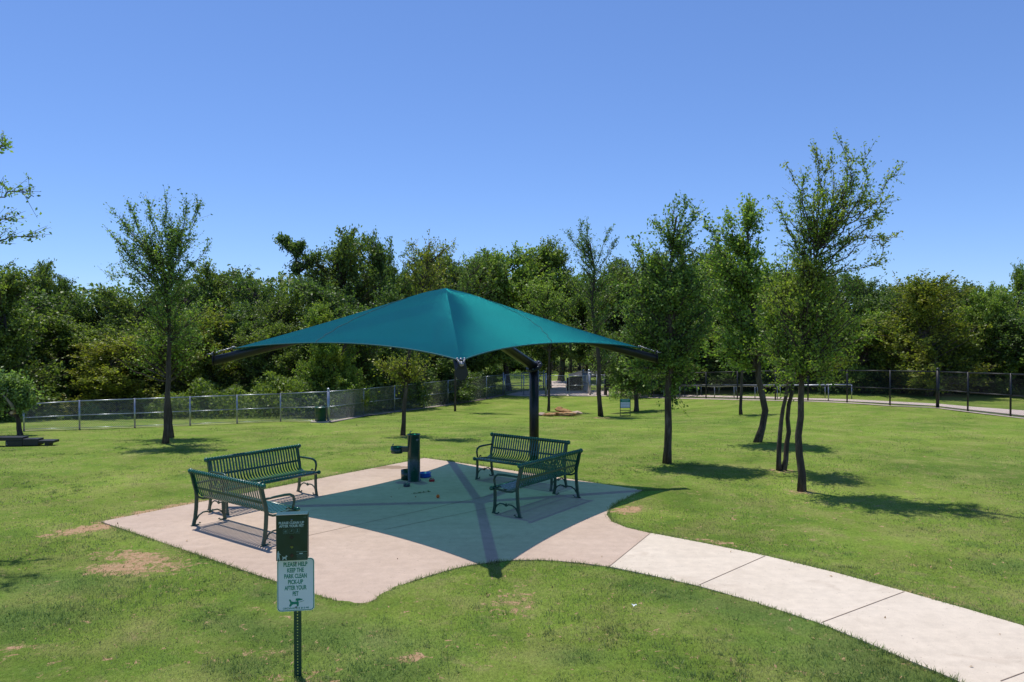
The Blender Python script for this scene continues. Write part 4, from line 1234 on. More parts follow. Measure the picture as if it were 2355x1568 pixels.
def canopy():
    post = Vector((0.50, 16.85, 0))
    root = tag(empty('shade_sail_canopy', post), 'teal fabric shade on four black arms cantilevered from a black post over the patio', 'shade canopy')
    loc = lambda p: Vector(p) - post
    # fabric -- corners pulled in a little from the arm ends
    corners = [Fc, Rc, Bc, Lc]
    fc = [c + (HUB - c).normalized() * d for c, d in zip(corners, (0.13, 0.34, 0.3, 0.34))]
    fc = [c + Vector((0, 0, 0.02)) for c in fc]
    N, K = 40, 26
    vs = []; fs = []; uv = []; roll = []
    ridge_round = 0.10
    seams = MB(); hems = MB()
    for q in range(4):
        A, B = fc[q], fc[(q + 1) % 4]
        mid = (A + B) / 2
        inward = (Vector((HUB.x, HUB.y, 0)) - Vector((mid.x, mid.y, 0))); Lh = inward.length; inward.normalize()
        ctr = Vector((HUB.x, HUB.y, HUB.z))
        base = len(vs)
        edge = []
        for j in range(N + 1):
            t = j / N
            e = A.lerp(B, t)
            s = 4 * t * (1 - t)
            s2 = s ** 0.92
            e = e + inward * 0.36 * s2
            e.z += 0.165 * s2
            edge.append(e)
        for i in range(K + 1):
            u = i / K
            for j in range(N + 1):
                t = j / N
                p = ctr.lerp(edge[j], u)
                # slight hollow of the tensioned cloth in each bay and rounded peak
                hollow = 0.045 * math.sin(PI * u) * math.sin(PI * t)
                p.z -= hollow
                p.z -= 0.05 * math.exp(-(u / 0.07) ** 2)
                p.z -= 0.03 * math.sin(PI * u)
                vs.append(loc(p)); uv.append((t * 3.0 * u + q * 7, u * 3.0)); roll.append((0.22, 0.22, 0.25, 0.255)[q])
        for i in range(K):
            for j in range(N):
                a = base + i * (N + 1) + j
                fs.append((a, a + N + 1, a + N + 2, a + 1))
        hems.tube([loc(e) for e in edge], 0.011, 6)
        # one stitched seam per bay running from the edge up to the ridge
        sp = []
        for w in range(16):
            f = w / 15
            u = 1 - 0.80 * f; t = 0.50 + 0.5 * f * 0.96 if q != 3 else 0.36 - 0.34 * f
            jj = t * N; j0 = min(N - 1, int(jj)); a = base + int(round(u * K)) * (N + 1)
            p = vs[a + j0].lerp(vs[a + j0 + 1], jj - j0)
            sp.append(p + Vector((0, 0, 0.003)))
        seams.tube(sp, 0.005, 4)
    me = bpy.data.meshes.new('fabric'); me.from_pydata([tuple(v) for v in vs], [], fs)
    l = me.uv_layers.new(name='UVMap')
    for lp in me.loops: l.data[lp.index].uv = uv[lp.vertex_index]
    ra = me.attributes.new('roll', 'FLOAT', 'POINT'); ra.data.foreach_set('value', roll)   # which way the knit runs in each panel
    me.polygons.foreach_set('use_smooth', [True] * len(me.polygons)); me.update()
    link_mesh(me, 'fabric', M['fabric'], root)
    hems.build('hem', M['hem'], root); seams.build('seam', M['seam'], root)
    # arms
    hubc = HUB - Vector((0, 0, 0.34))
    for c in corners:
        m = MB()
        d = (c - HUB).normalized()
        e = c + Vector((0, 0, -0.10))
        s = HUB + Vector((0, 0, -0.36))
        mid = s.lerp(e, 0.5) + Vector((0, 0, 0.02))
        m.tube([loc(s), loc(mid), loc(e)], 0.085, 16)
        # end plate, teardrop lug
        dh = Vector((d.x, d.y, 0)).normalized(); sdv = Vector((-dh.y, dh.x, 0))
        arm = m.build('arm', M['black_metal'], root)
        pl = MB(); ring = []
        for k in range(28):
            a = 2 * PI * k / 28 - PI / 2
            wdt = 0.088 if math.sin(a) < 0.15 else 0.088 * (1 - 0.62 * ((math.sin(a) - 0.15) / 0.85))
            hh = 0.095 * math.sin(a) if math.sin(a) < 0 else 0.175 * math.sin(a)
            ring.append((math.cos(a) * wdt, hh))
        vsx = []
        for off in (0.004, 0.016):
            for (a, b) in ring: vsx.append(loc(e + sdv * a + Vector((0, 0, b)) + dh * off))
        n = 28
        pl.add(vsx, [tuple(range(n)), tuple(reversed(range(n, 2 * n)))] + [(k, k + n, (k + 1) % n + n, (k + 1) % n) for k in range(n)])
        pl.build('end_plate', M['black_metal'], arm)
        hw = MB()
        ec = e + Vector((0, 0, 0.125)) + dh * 0.02
        Mx = dh.to_track_quat('Z', 'Y').to_matrix()
        hw.lathe([(0.0005, 0.030), (0.016, 0.028), (0.018, 0.016), (0.033, 0.015), (0.035, 0.0), (0.0005, 0.0)], loc(ec), 14, Mx)
        hw.tube([loc(ec), loc(ec + dh * 0.10)], 0.008, 6)
        # turnbuckle and shackles back to the cloth
        q = corners.index(c); f = fc[q]
        back = f + Vector((0, 0, 0.01)) - ec
        for sgn in (-1, 1):
            pth = [ec - dh * 0.03, ec + back * 0.35 + sdv * sgn * 0.035 + Vector((0, 0, .012)), f + sdv * sgn * 0.05 + d * -0.02 + Vector((0, 0, .02))]
            hw.tube([loc(p) for p in pth], 0.009, 6)
            hw.ball(loc(pth[-1]), 0.020, 5); hw.ball(loc(pth[1]), 0.016, 5)
            hw.ball(loc(pth[0].lerp(pth[1], .5)), 0.018, 5)
            hw.ball(loc(pth[1].lerp(pth[2], .5)), 0.015, 5)
        hw.ball(loc(f + Vector((0, 0, .02))), 0.024, 5)
        hw.build('shackle', M['steel'], arm)
    h = MB(); h.lathe([(0.001, 0.16), (0.13, 0.14), (0.15, 0.10), (0.15, -0.12), (0.12, -0.16), (0.001, -0.16)], loc(HUB - Vector((0, 0, .36))), 18); h.build('hub', M['black_metal'], root)
    # post and cantilever beam
    pt = MB(); pt.tube([(0, 0, 0.03), (0, 0, 2.28)], 0.108, 24); pt.build('post', M['black_metal'], root)
    bp = MB(); bp.box((0, 0, 0.040), (0.42, 0.42, 0.02)); bpo = bp.build('base_plate', M['black_metal'], root)
    an = MB()
    for sx in (-1, 1):
        for sy in (-1, 1): an.lathe([(0.0005, 0.04), (0.017, 0.04), (0.017, 0.0), (0.0005, 0.0)], (sx * .16, sy * .16, 0.05), 6)
    an.build('anchor_bolts', M['steel'], bpo)
    T = Vector((0, 0, 2.28)); E = loc(HUB - Vector((0, 0, .42)))
    ax = (E - T).normalized()
    bm_ = MB(); bm_.tube([T + ax * 0.0, E], 0.105, 22); beam = bm_.build('cantilever_beam', M['black_metal'], root)
    # flange pair between post and beam, tilted with the beam
    fl = MB(); nrm = (Vector((0, 0, 1)) + ax).normalized()
    Mx = nrm.to_track_quat('Z', 'Y').to_matrix()
    cc = T - nrm * 0.023
    fl.lathe([(0.001, 0.0), (0.19, 0.0), (0.19, 0.020), (0.001, 0.020)], cc, 28, Mx)
    fl.lathe([(0.001, 0.026), (0.19, 0.026), (0.19, 0.046), (0.001, 0.046)], cc, 28, Mx)
    flo = fl.build('flange', M['black_metal'], root)
    bo = MB()
    for k in range(8):
        a = 2 * PI * (k + .5) / 8
        p = Mx @ Vector((0.155 * math.cos(a), 0.155 * math.sin(a), 0.046)) + cc
        bo.lathe([(0.0005, 0.022), (0.017, 0.02), (0.018, 0.0), (0.0005, 0.0)], p, 6, Mx)
    bo.build('flange_bolts', M['steel'], flo)
canopy()


# ------------------------------------------------------------------ benches
BG = 'green strap metal benches on the patio'
def make_bench():
    root = empty('park_bench')
    Lb = 1.86
    nsl = 31; pitch = (Lb - 0.10) / (nsl - 1)
    back = [(-0.305, 0.845), (-0.285, 0.78), (-0.262, 0.69), (-0.240, 0.60), (-0.222, 0.535), (-0.202, 0.488)]
    seat = [(-0.202, 0.488), (-0.170, 0.452), (-0.12, 0.432), (-0.05, 0.428), (0.05, 0.436), (0.15, 0.448), (0.22, 0.452), (0.262, 0.442)]
    mb = MB(); ms = MB()
    for k in range(nsl):
        x = -Lb / 2 + 0.05 + k * pitch
        mb.strap([(x, y, z) for y, z in back], 0.030, 0.008)
        ms.strap([(x, y, z) for y, z in seat], 0.030, 0.008)
        # collar of each strap round the top rail
        mb.tube([(x - 0.015, -0.312, 0.862), (x + 0.015, -0.312, 0.862)], 0.036, 10)
    bo = mb.build('backrest', M['green_metal'], root); so = ms.build('seat', M['green_metal'], root)
    r = MB(); r.tube([(-Lb / 2 - 0.02, -0.312, 0.862), (Lb / 2 + 0.02, -0.312, 0.862)], 0.031, 14)
    for s in (-1, 1): r.ball((s * (Lb / 2 + 0.025), -0.312, 0.862), 0.043, 6)
    r.build('top_rail', M['green_metal'], root)
    r = MB(); r.tube([(-Lb / 2 - 0.02, 0.272, 0.425), (Lb / 2 + 0.02, 0.272, 0.425)], 0.027, 14)
    for s in (-1, 1): r.ball((s * (Lb / 2 + 0.025), 0.272, 0.425), 0.038, 6)
    r.build('front_rail', M['green_metal'], root)
    r = MB(); r.box((0, 0.03, 0.420), (Lb - 0.06, 0.035, 0.012)); r.box((0, -0.245, 0.60), (Lb - 0.06, 0.010, 0.035)); r.build('cross_bar', M['green_frame'], root)
    for s in (-1, 1):
        x = s * (Lb / 2 - 0.012)
        m = MB()                                         # rear leg runs up into the back upright
        m.strap([(x, -0.315, 0.84), (x, -0.295, 0.75), (x, -0.27, 0.64), (x, -0.245, 0.55), (x, -0.235, 0.46), (x, -0.238, 0.38), (x, -0.245, 0.26), (x, -0.262, 0.12), (x, -0.29, 0.012)], 0.030, 0.055)
        m.box((x, -0.265, 0.008), (0.034, 0.13, 0.016)); m.tube([(x, -0.20, 0.02), (x, -0.185, 0.035), (x, -0.17, 0.02)], 0.010, 6)
        m.build('leg', M['green_frame'], root, 0.006)
        m = MB()
        m.strap([(x, 0.232, 0.43), (x, 0.225, 0.36), (x, 0.222, 0.26), (x, 0.228, 0.12), (x, 0.250, 0.012)], 0.030, 0.050)
        m.box((x, 0.222, 0.008), (0.034, 0.12, 0.016)); m.tube([(x, 0.165, 0.02), (x, 0.15, 0.035), (x, 0.135, 0.02)], 0.010, 6)
        m.build('leg', M['green_frame'], root, 0.006)
        m = MB()                                         # side rail under the seat
        m.strap([(x, -0.235, 0.47), (x, -0.20, 0.435), (x, -0.13, 0.405), (x, -0.02, 0.398), (x, 0.10, 0.408), (x, 0.24, 0.425)], 0.028, 0.032)
        m.build('seat_side', M['green_frame'], root, 0.005)
        m = MB()                                         # arched ornamental stretcher
        m.strap([(x, -0.245, 0.085), (x, -0.20, 0.15), (x, -0.13, 0.185), (x, -0.06, 0.185), (x, -0.008, 0.155)], 0.016, 0.022)
        m.strap([(x, -0.008, 0.155), (x, 0.045, 0.185), (x, 0.115, 0.185), (x, 0.18, 0.15), (x, 0.225, 0.085)], 0.016, 0.022)
        m.box((x, -0.008, 0.185), (0.018, 0.03, 0.03), M=Matrix.Rotation(PI / 4, 3, 'X'))
        m.build('stretcher', M['green_frame'], root, 0.003)
        m = MB()                                         # armrest: out from the back and looped down to the seat
        m.tube([(x, -0.262, 0.665), (x, -0.10, 0.668), (x, 0.08, 0.668), (x, 0.165, 0.660), (x, 0.222, 0.628), (x, 0.242, 0.57), (x, 0.232, 0.51), (x, 0.215, 0.455)], [0.017, 0.018, 0.020, 0.020, 0.020, 0.019, 0.018, 0.017], 10)
        m.tube([(x, 0.16, 0.458), (x, 0.13, 0.478), (x, 0.10, 0.458)], 0.012, 6)
        m.build('armrest', M['green_frame'], root)
    return root


def copy_tree(o, parent=None):
    c = o.copy(); COL.objects.link(c); c.parent = parent
    for ch in o.children: copy_tree(ch, c)
    return c


spots = [(-4.09, 11.33, -37.2, 'green metal bench seen from behind, nearest the white pet sign'), (-4.38, 13.23, -126.5, 'green metal bench facing us at the back left of the patio'),
         (0.156, 14.95, 143.3, 'green metal bench in front of the shade post, facing us'), (0.442, 13.05, 53.5, 'green metal bench in the shade seen from behind on the right')]
proto = make_bench()
benches = [proto] + [copy_tree(proto) for _ in range(3)]
for b, (x, y, a, lb) in zip(benches, spots):
    b.location = (x, y, 0.030); b.rotation_euler = (0, 0, R(a)); tag(b, lb, 'bench', BG)

# ------------------------------------------------------------------ drinking fountain
def fountain():
    c = at(951.4, 1108.5)
    x, y = c.x, c.y
    root = tag(empty('drinking_fountain', (x, y, 0.03)), 'dark green pedestal drinking fountain with a lower side bowl and pet bowl at its foot', 'drinking fountain')
    H = 0.955; r = 0.128
    m = MB(); m.lathe([(r + .02, 0), (r + .02, 0.012), (r, 0.014), (r, H - 0.02), (r + 0.006, H - 0.018), (r + 0.006, H), (r - 0.012, H)], n=36)
    p = m.build('pedestal', M['ftn'], root)
    m = MB(); m.lathe([(r - 0.010, H - 0.002), (r - 0.03, H - 0.025), (0.05, H - 0.035), (0.001, H - 0.036)], n=36); m.build('basin', M['basin'], root)
    m = MB(); m.tube([(-0.075, 0, H - 0.02), (-0.075, 0, H + 0.035), (-0.060, -.004, H + 0.055), (-0.045, -.006, H + 0.045)], 0.010, 8); m.build('spout', M['steel'], root)
    m = MB(); a = R(-50); Mx = Vector((math.cos(a), math.sin(a), 0)).to_track_quat('Z', 'Y').to_matrix()
    m.lathe([(0.0005, 0.018), (0.014, 0.016), (0.016, 0.006), (0.026, 0.006), (0.026, 0), (0.0005, 0)], (r * math.cos(a), r * math.sin(a), H - 0.105), 16, Mx); m.build('push_button', M['steel'], root)
    m = MB()
    for zz in (0.24, 0.42): m.ball((0.02, -r, zz), 0.006, 4)
    m.build('rivets', M['steel'], p)
    bx, bz = -0.345, 0.70
    m = MB(); m.lathe([(0.001, bz - 0.135), (0.115, bz - 0.135), (0.123, bz - 0.12), (0.125, bz), (0.112, bz)], (bx, 0, 0), 32); sb = m.build('side_bowl', M['ftn'], root)
    m = MB(); m.lathe([(0.113, bz - 0.002), (0.10, bz - 0.025), (0.05, bz - 0.035), (0.001, bz - 0.036)], (bx, 0, 0), 32); m.build('basin', M['basin'], sb)
    m = MB(); m.tube([(bx - 0.085, 0, bz - .02), (bx - 0.085, 0, bz + 0.035), (bx - 0.072, -.003, bz + 0.052), (bx - 0.06, -.005, bz + 0.042)], 0.009, 8); m.build('spout', M['steel'], sb)
    m = MB(); a = R(-142); Mx = Vector((math.cos(a), math.sin(a), 0)).to_track_quat('Z', 'Y').to_matrix()
    m.lathe([(0.0005, 0.016), (0.013, 0.014), (0.015, 0.006), (0.024, 0.006), (0.024, 0), (0.0005, 0)], (bx + .125 * math.cos(a), .125 * math.sin(a), bz - 0.055), 16, Mx); m.build('push_button', M['steel'], sb)
    m = MB(); m.box((-0.17, 0, bz - 0.055), (0.16, 0.12, 0.105)); m.build('arm', M['ftn'], root, 0.01)
    m = MB(); m.lathe([(0.001, 0), (0.125, 0), (0.127, 0.195), (0.115, 0.195), (0.11, 0.12), (0.001, 0.115)], (-0.16, 0.16, 0), 28); m.build('pet_bowl', M['ftn'], root)
fountain()


def bowl(name, label, px, py, r, h, mat, inner=None):
    c = at(px, py); root = tag(empty(name, (c.x, c.y + r * .8, 0.030)), label, 'pet bowl')
    m = MB(); m.lathe([(0.001, 0), (r * 0.86, 0), (r * 0.98, h * 0.25), (r * 0.84, h * 0.9), (r * 0.90, h), (r * 0.80, h), (r * 0.66, h * 0.45), (0.001, h * 0.4)], n=28)
    m.build('bowl_body', M[mat], root)
    m = MB(); m.lathe([(r * 0.90, h), (r * 1.0, h * 1.02), (r * 1.0, h * 0.93), (r * .88, h * .9)], n=28); m.build('rim', M[inner or mat], root)
bowl('pet_bowl', 'bright blue plastic pet bowl behind the fountain foot', 974, 1102, 0.145, 0.085, 'blue')
bowl('pet_bowl', 'small red pet bowl with pale rim right of the fountain', 992, 1111, 0.062, 0.055, 'red', 'print')
bowl('pet_bowl', 'small dark grey pet bowl in front of the fountain', 934, 1123, 0.070, 0.050, 'grey_bowl')
c = at(1006.7, 1148.5)
m = MB(); m.ball((0, 0, 0), 0.033, 9); b = m.build('ball', M['orange']); b.location = (c.x, c.y, 0.063); tag(b, 'small orange ball lying in the shade on the patio', 'ball')
c1, c2 = at(950, 1139), at(990, 1134); m = MB(); r0 = c1
m.tube([(0, 0, 0.004), ((c2.x - c1.x) * .5, (c2.y - c1.y) * .5 + .02, 0.007), (c2.x - c1.x, c2.y - c1.y, 0.004)], [0.004, 0.005, 0.003], 5)
tw_ = tag(empty('fallen_twig', (c1.x, c1.y, 0.030)), 'thin leafy twig fallen on the shaded concrete by the fountain', 'twig')
m.build('stem', M['dead_branch'], tw_)
gg = np.random.default_rng(5); pp = np.stack([np.linspace(0, c2.x - c1.x, 26), np.linspace(0, c2.y - c1.y, 26), np.full(26, 0.012)], -1) + gg.normal(0, [0.03, 0.03, 0.002], (26, 3))
link_mesh(leaves_mesh('leaves', gg, pp, np.zeros((26, 3)), 0.035, 3.0), 'leaves', M['leaf_oak'], tw_)

# ------------------------------------------------------------------ text helper
def text_into(mb, body, size, cx, z, y, sx=1.0, bold=0.0, align='CENTER', fit=None):
    cu = bpy.data.curves.new('t', 'FONT'); cu.body = body; cu.size = size; cu.align_x = align; cu.offset = bold
    cu.resolution_u = 3
    ob = bpy.data.objects.new('t', cu)
    me = bpy.data.meshes.new_from_object(ob)
    if fit:
        xs = [v.co.x for v in me.vertices]; sx = fit / (max(xs) - min(xs)); mid = (max(xs) + min(xs)) / 2; cx -= mid * sx
    vs = [(v.co.x * sx + cx, y - 0.0004, v.co.y + z) for v in me.vertices]
    mb.add(vs, [tuple(p.vertices) for p in me.polygons])
    bpy.data.objects.remove(ob); bpy.data.curves.remove(cu); bpy.data.meshes.remove(me)


def rrect(cx, cz, w, h, r, n=6):
    pts = []
    for (sx, sz, a0) in ((1, -1, -PI / 2), (1, 1, 0), (-1, 1, PI / 2), (-1, -1, PI)):
        for k in range(n + 1):
            a = a0 + PI / 2 * k / n
            pts.append((cx + sx * (w / 2 - r) + r * math.cos(a), cz + sz * (h / 2 - r) + r * math.sin(a)))
    return pts


def ringstrip(mb, o_, i_, y):
    n = len(o_); mb.add([(x, y, z) for x, z in o_] + [(x, y, z) for x, z in i_], [(k, (k + 1) % n, (k + 1) % n + n, k + n) for k in range(n)])


def station():
    b = at(684.5, 1556)
    root = tag(empty('pet_waste_station', b, R(9)), 'green bag dispenser above a white pet clean up sign on a punched post', 'sign post')
    # punched steel post: two side strips, webs between holes, folded flanges
    m = MB(); w = 0.058; top = 1.46; pitch = 0.0265; hole = 0.010
    m.box((-(w / 2 + hole / 2) / 2 - 0.000, 0, top / 2 - 0.1), (w / 2 - hole / 2, 0.004, top + 0.2))
    m.box(((w / 2 + hole / 2) / 2, 0, top / 2 - 0.1), (w / 2 - hole / 2, 0.004, top + 0.2))
    z = -0.1
    while z < top:
        m.box((0, 0, z + (pitch - hole) / 2), (hole, 0.004, pitch - hole)); z += pitch
    for s in (-1, 1): m.box((s * (w / 2 + 0.0015), 0.011, top / 2 - 0.1), (0.003, 0.026, top + 0.2))
    m.build('post', M['green_frame'], root)
    # sign plate
    W_, H_ = 0.322, 0.472; zc_ = 0.833; cx = -0.012; y = -0.012
    m = MB(); m.prism(rrect(cx, zc_, W_, H_, 0.034), y, y + 0.003); plate = m.build('sign_plate', M['sign_white'], root)
    m = MB(); ringstrip(m, rrect(cx, zc_, W_ - 0.008, H_ - 0.008, 0.031), rrect(cx, zc_, W_ - 0.020, H_ - 0.020, 0.026), y - 0.0006); m.build('border', M['sign_green'], plate)
    m = MB()
    for k, (s, fw) in enumerate((('PLEASE HELP', .206), ('KEEP THE', .143), ('PARK CLEAN', .194), ('PICK-UP', .130), ('AFTER YOUR', .190), ('PET', .050))):
        text_into(m, s, 0.0535, cx - .002, 0.998 - 0.0525 * k, y - 0.0006, 1, 0.0016, fit=fw)
    text_into(m, 'ORDINANCE # 6-46', 0.0235, cx, 0.616, y - 0.0006, 1, 0.0004, fit=.226)
    m.build('lettering', M['sign_green'], plate)
    m = MB(); dog = [(-.060, -.030), (-.048, -.004), (-.052, .012), (-.060, .026), (-.050, .034), (-.038, .014), (-.020, .008), (.006, .010), (.018, .016), (.024, .006), (.026, -.006), (.022, -.034), (.010, -.034), (.006, -.014), (-.024, -.014), (-.034, -.020), (-.042, -.034)]
    fx = lambda P, s, ox, oz: [(x * s + ox, z * s + oz) for x, z in P]
    def flat(mb, P, y):
        mb.add([(x, y, z) for x, z in P], [tuple(range(len(P)))])
    flat(m, fx(dog, 1.0, cx, 0.672), y - 0.0008)
    flat(m, fx([(-.004, .020), (.002, .038), (.028, .038), (.058, .030), (.054, .022), (.030, .018), (.012, .014)], 1.0, cx, 0.672), y - 0.0010)
    m.tube([(cx + .030, y - .001, .676), (cx + .050, y - .001, .680), (cx + .070, y - .001, .688)], 0.0016, 4)
    m.build('dog_emblem', M['sign_green'], plate)
    m = MB(); m.lathe([(0.0005, 0.006), (0.007, 0.005), (0.008, 0), (0.0005, 0)], (cx + .002, y, 1.03), 8, Matrix.Rotation(PI / 2, 3, 'X')); m.lathe([(0.0005, 0.006), (0.007, 0.005), (0.008, 0), (0.0005, 0)], (cx + .002, y, 0.632), 8, Matrix.Rotation(PI / 2, 3, 'X'))
    m.build('bolts', M['steel'], plate)
    # dispenser box
    bw, bh, bd = 0.266, 0.398, 0.110; bz0 = 1.084; bcx = -0.030; yf = -0.125
    m = MB(); m.box((bcx, yf + bd / 2, bz0 + bh / 2), (bw, bd, bh)); box = m.build('dispenser_box', M['box_green'], root, 0.004)
    m = MB(); m.box((bcx, yf + bd / 2 - 0.003, bz0 + bh + 0.003), (bw + 0.006, bd + 0.010, 0.008)); m.build('lid', M['green_frame'], box, 0.003)
    yy = yf - 0.0008
    m = MB()
    text_into(m, 'PLEASE CLEAN UP', 0.0300, bcx - .002, bz0 + 0.322, yy, 1, 0.0012, fit=.214); text_into(m, 'AFTER YOUR PET', 0.0300, bcx - .002, bz0 + 0.294, yy, 1, 0.0012, fit=.210)
    m.build('lettering', M['print'], box)
    m = MB()
    for k in range(3):
        ox = bcx - 0.052 + 0.050 * k; oz = bz0 + 0.258
        ringstrip(m, rrect(ox, oz, 0.042, 0.040, 0.004, 2), rrect(ox, oz, 0.038, 0.036, 0.003, 2), yy)
    ox = bcx - .052; flat(m, fx([(-.012, -.004), (-.004, .008), (.012, .006), (.014, .001), (.0, -.006)], 1, ox, bz0 + .259), yy)
    flat(m, fx([(-.014, -.013), (.014, -.013), (.014, -.010), (-.014, -.010)], 1, ox, bz0 + .259), yy)
    ox = bcx - .002; flat(m, fx([(-.010, -.010), (-.006, .002), (.002, .012), (.010, .012), (.004, .002), (.008, -.006), (.0, -.002)], 1, ox, bz0 + .259), yy)
    ox = bcx + .048; flat(m, fx([(-.003, .016), (.003, .016), (.004, .002), (.010, -.014), (.006, -.014), (.0, -.003), (-.006, -.014), (-.010, -.014), (-.004, .002)], 1, ox, bz0 + .259), yy)
    m.build('icons', M['print_dim'], box)
    for k, (dz, mt) in enumerate(((0.205, 'window'), (0.120, 'bag'), (0.045, 'brown_bit'))):
        s = 0.022
        m = MB(); flat(m, [(bcx - s, bz0 + dz), (bcx, bz0 + dz - s), (bcx + s, bz0 + dz), (bcx, bz0 + dz + s)], yy); wn = m.build('window', M['window'], box)
        if k: m = MB(); flat(m, [(bcx - s * .8, bz0 + dz + (.004 if k == 1 else 0)), (bcx, bz0 + dz - s * .8), (bcx + s * .75, bz0 + dz), (bcx + .004, bz0 + dz + s * .4)], yy - 0.0006); m.build('bag_roll', M[mt], wn)
    m = MB(); Mx = Matrix.Rotation(PI / 2, 3, 'X'); m.lathe([(0.0005, 0.004), (0.009, 0.004), (0.010, 0), (0.0005, 0)], (bcx, yf, bz0 + .355), 14, Mx); m.build('lock', M['steel'], box)
    m = MB()
    man = [(-.002, .0), (.004, .0), (.010, .028), (.016, .001), (.023, .001), (.018, .034), (.016, .055), (.030, .046), (.031, .049), (.016, .064), (.012, .072), (.013, .080), (.009, .085), (.004, .083), (.003, .074), (-.002, .066), (-.002, .035)]
    flat(m, fx(man, 0.98, bcx - 0.122, bz0 + 0.006), yy)
    dg = [(.0, .0), (.006, .0), (.010, .014), (.026, .014), (.030, .0), (.036, .0), (.034, .020), (.037, .028), (.044, .034), (.042, .038), (.036, .040), (.033, .047), (.030, .040), (.026, .030), (.008, .029), (.0, .036), (-.002, .034), (.003, .024)]
    flat(m, fx(dg, 0.98, bcx - 0.080, bz0 + 0.006), yy)
    flat(m, fx([(-.018, .002), (.018, .002), (.010, -.008), (-.010, -.008)], 1, bcx + .078, bz0 + .062), yy)
    m.build('pictogram', M['print'], box)
    m = MB()
    for k, (l_, h_) in enumerate(((0.094, .006), (0.0, 0), (0.092, .004), (0.080, .0025), (0.086, .0025), (0.074, .0025), (0.090, .0025))):
        if l_: flat(m, [(bcx + .084 - l_ / 2, bz0 + .072 - k * .0105), (bcx + .084 + l_ / 2, bz0 + .072 - k * .0105), (bcx + .084 + l_ / 2, bz0 + .072 - k * .0105 + h_), (bcx + .084 - l_ / 2, bz0 + .072 - k * .0105 + h_)], yy - .0003)
    flat(m, [(bcx + .10, bz0 + .375), (bcx + .122, bz0 + .375), (bcx + .122, bz0 + .379), (bcx + .10, bz0 + .379)], yy)
    m.build('fine_print', M['print_dim'], box)
station()

# ------------------------------------------------------------------ small lawn sign
def lawn_sign():
    a = at(1425.5, 957); b = at(1449, 956.5); o = (a + b) / 2
    root = tag(empty('lawn_sign', o), 'small green framed notice sign standing on the far lawn', 'sign')
    w = (b.x - a.x) / 2; zt = atY(1437, 917, o.y).z - o.z; zm = atY(1437, 937.5, o.y).z - o.z; zb = atY(1437, 943.5, o.y).z - o.z
    m = MB()
    for s in (-1, 1): m.box((s * w, 0, zt / 2 - .03), (0.03, 0.03, zt + .06))
    for z in (zt, zm, zb, 0.03): m.box((0, 0, z), (2 * w - .03, 0.026, 0.026))
    m.build('frame', M['green_frame'], root)
    m = MB(); m.box((0, 0, (zt + zm) / 2), (2 * w - 0.03, 0.010, zt - zm - .026)); pl = m.build('panel', M['sign_white'], root)
    hz = zt - (zt - zm) * 0.22
    m = MB(); m.box((0, -0.008, hz), (2 * w - 0.035, 0.004, (zt - zm) * 0.30)); hd = m.build('header', M['sign_green'], pl)
    m = MB(); hh = (zt - zm)
    for k, (l_, c_) in enumerate(((.82, 0), (.84, 0.02), (.74, 0))):
        z = zt - hh * (0.48 + 0.17 * k)
        g_ = random.Random(k); x = -w * l_
        while x < w * l_:
            ww = g_.uniform(.03, .09) * w * 2
            m.box((x + ww / 2, -0.0062, z), (ww, 0.0015, hh * .045)); x += ww + w * .05
    m.build('lettering', M['green_frame'], pl)
    m = MB(); m.box((0, -0.0108, hz), (w * 1.3, 0.001, hh * 0.05)); m.build('lettering', M['print'], hd)
lawn_sign()


# ------------------------------------------------------------------ stones
def rock(label, px, py, wx, wy, h, seed, mat='rock', z=0.0, rz=0.0, ang=0.35):
    import bmesh
    g = np.random.default_rng(seed); c = at(px, py)
    bm = bmesh.new(); bmesh.ops.create_icosphere(bm, subdivisions=4, radius=1.0)
    pl = [(norm(g.normal(0, 1, 3)), g.uniform(0.55, 0.85)) for _ in range(11)]
    for v in bm.verts:
        p = np.array(v.co)
        for n_, d_ in pl:
            s = p @ n_
            if s > d_: p = p - n_ * (s - d_) * 0.9
        f = 1 + 0.06 * math.sin(p[0] * 5 + seed) * math.cos(p[1] * 4) + 0.04 * math.sin(p[2] * 9 + p[0] * 7) + g.normal(0, .008)
        p = p * f
        v.co = (p[0] * wx, p[1] * wy, max(-0.6, p[2]) * h)
    me = bpy.data.meshes.new('stone'); bm.to_mesh(me); bm.free()
    o = link_mesh(me, 'stone', M[mat]); o.location = (c.x, c.y, c.z + h * 0.45 + z); o.rotation_euler = (g.normal(0, .05), g.normal(0, .08), rz)
    for p in me.polygons: p.use_smooth = True
    return tag(o, label, 'stone', 'golden stones piled on the lawn')
rock('broad golden slab forming the base of the stone pile', 1296, 956, 0.60, 0.40, 0.15, 1)
rock('blocky golden stone on top of the pile', 1297, 955.5, 0.47, 0.30, 0.125, 2, z=0.165, rz=.1)
rock('small dark stone chip topping the pile', 1286, 955, 0.16, 0.12, 0.06, 3, z=0.33)
rock('pointed pinkish stone at the right end of the pile', 1324, 955, 0.32, 0.22, 0.12, 4, 'rock_pale', z=0.05, rz=-.1)
rock('low golden stone at the left foot of the pile', 1263, 957, 0.34, 0.22, 0.11, 5)
rock('flat pale stone lying apart, left of the pile', 1243, 956, 0.25, 0.20, 0.13, 6, 'rock_pale')


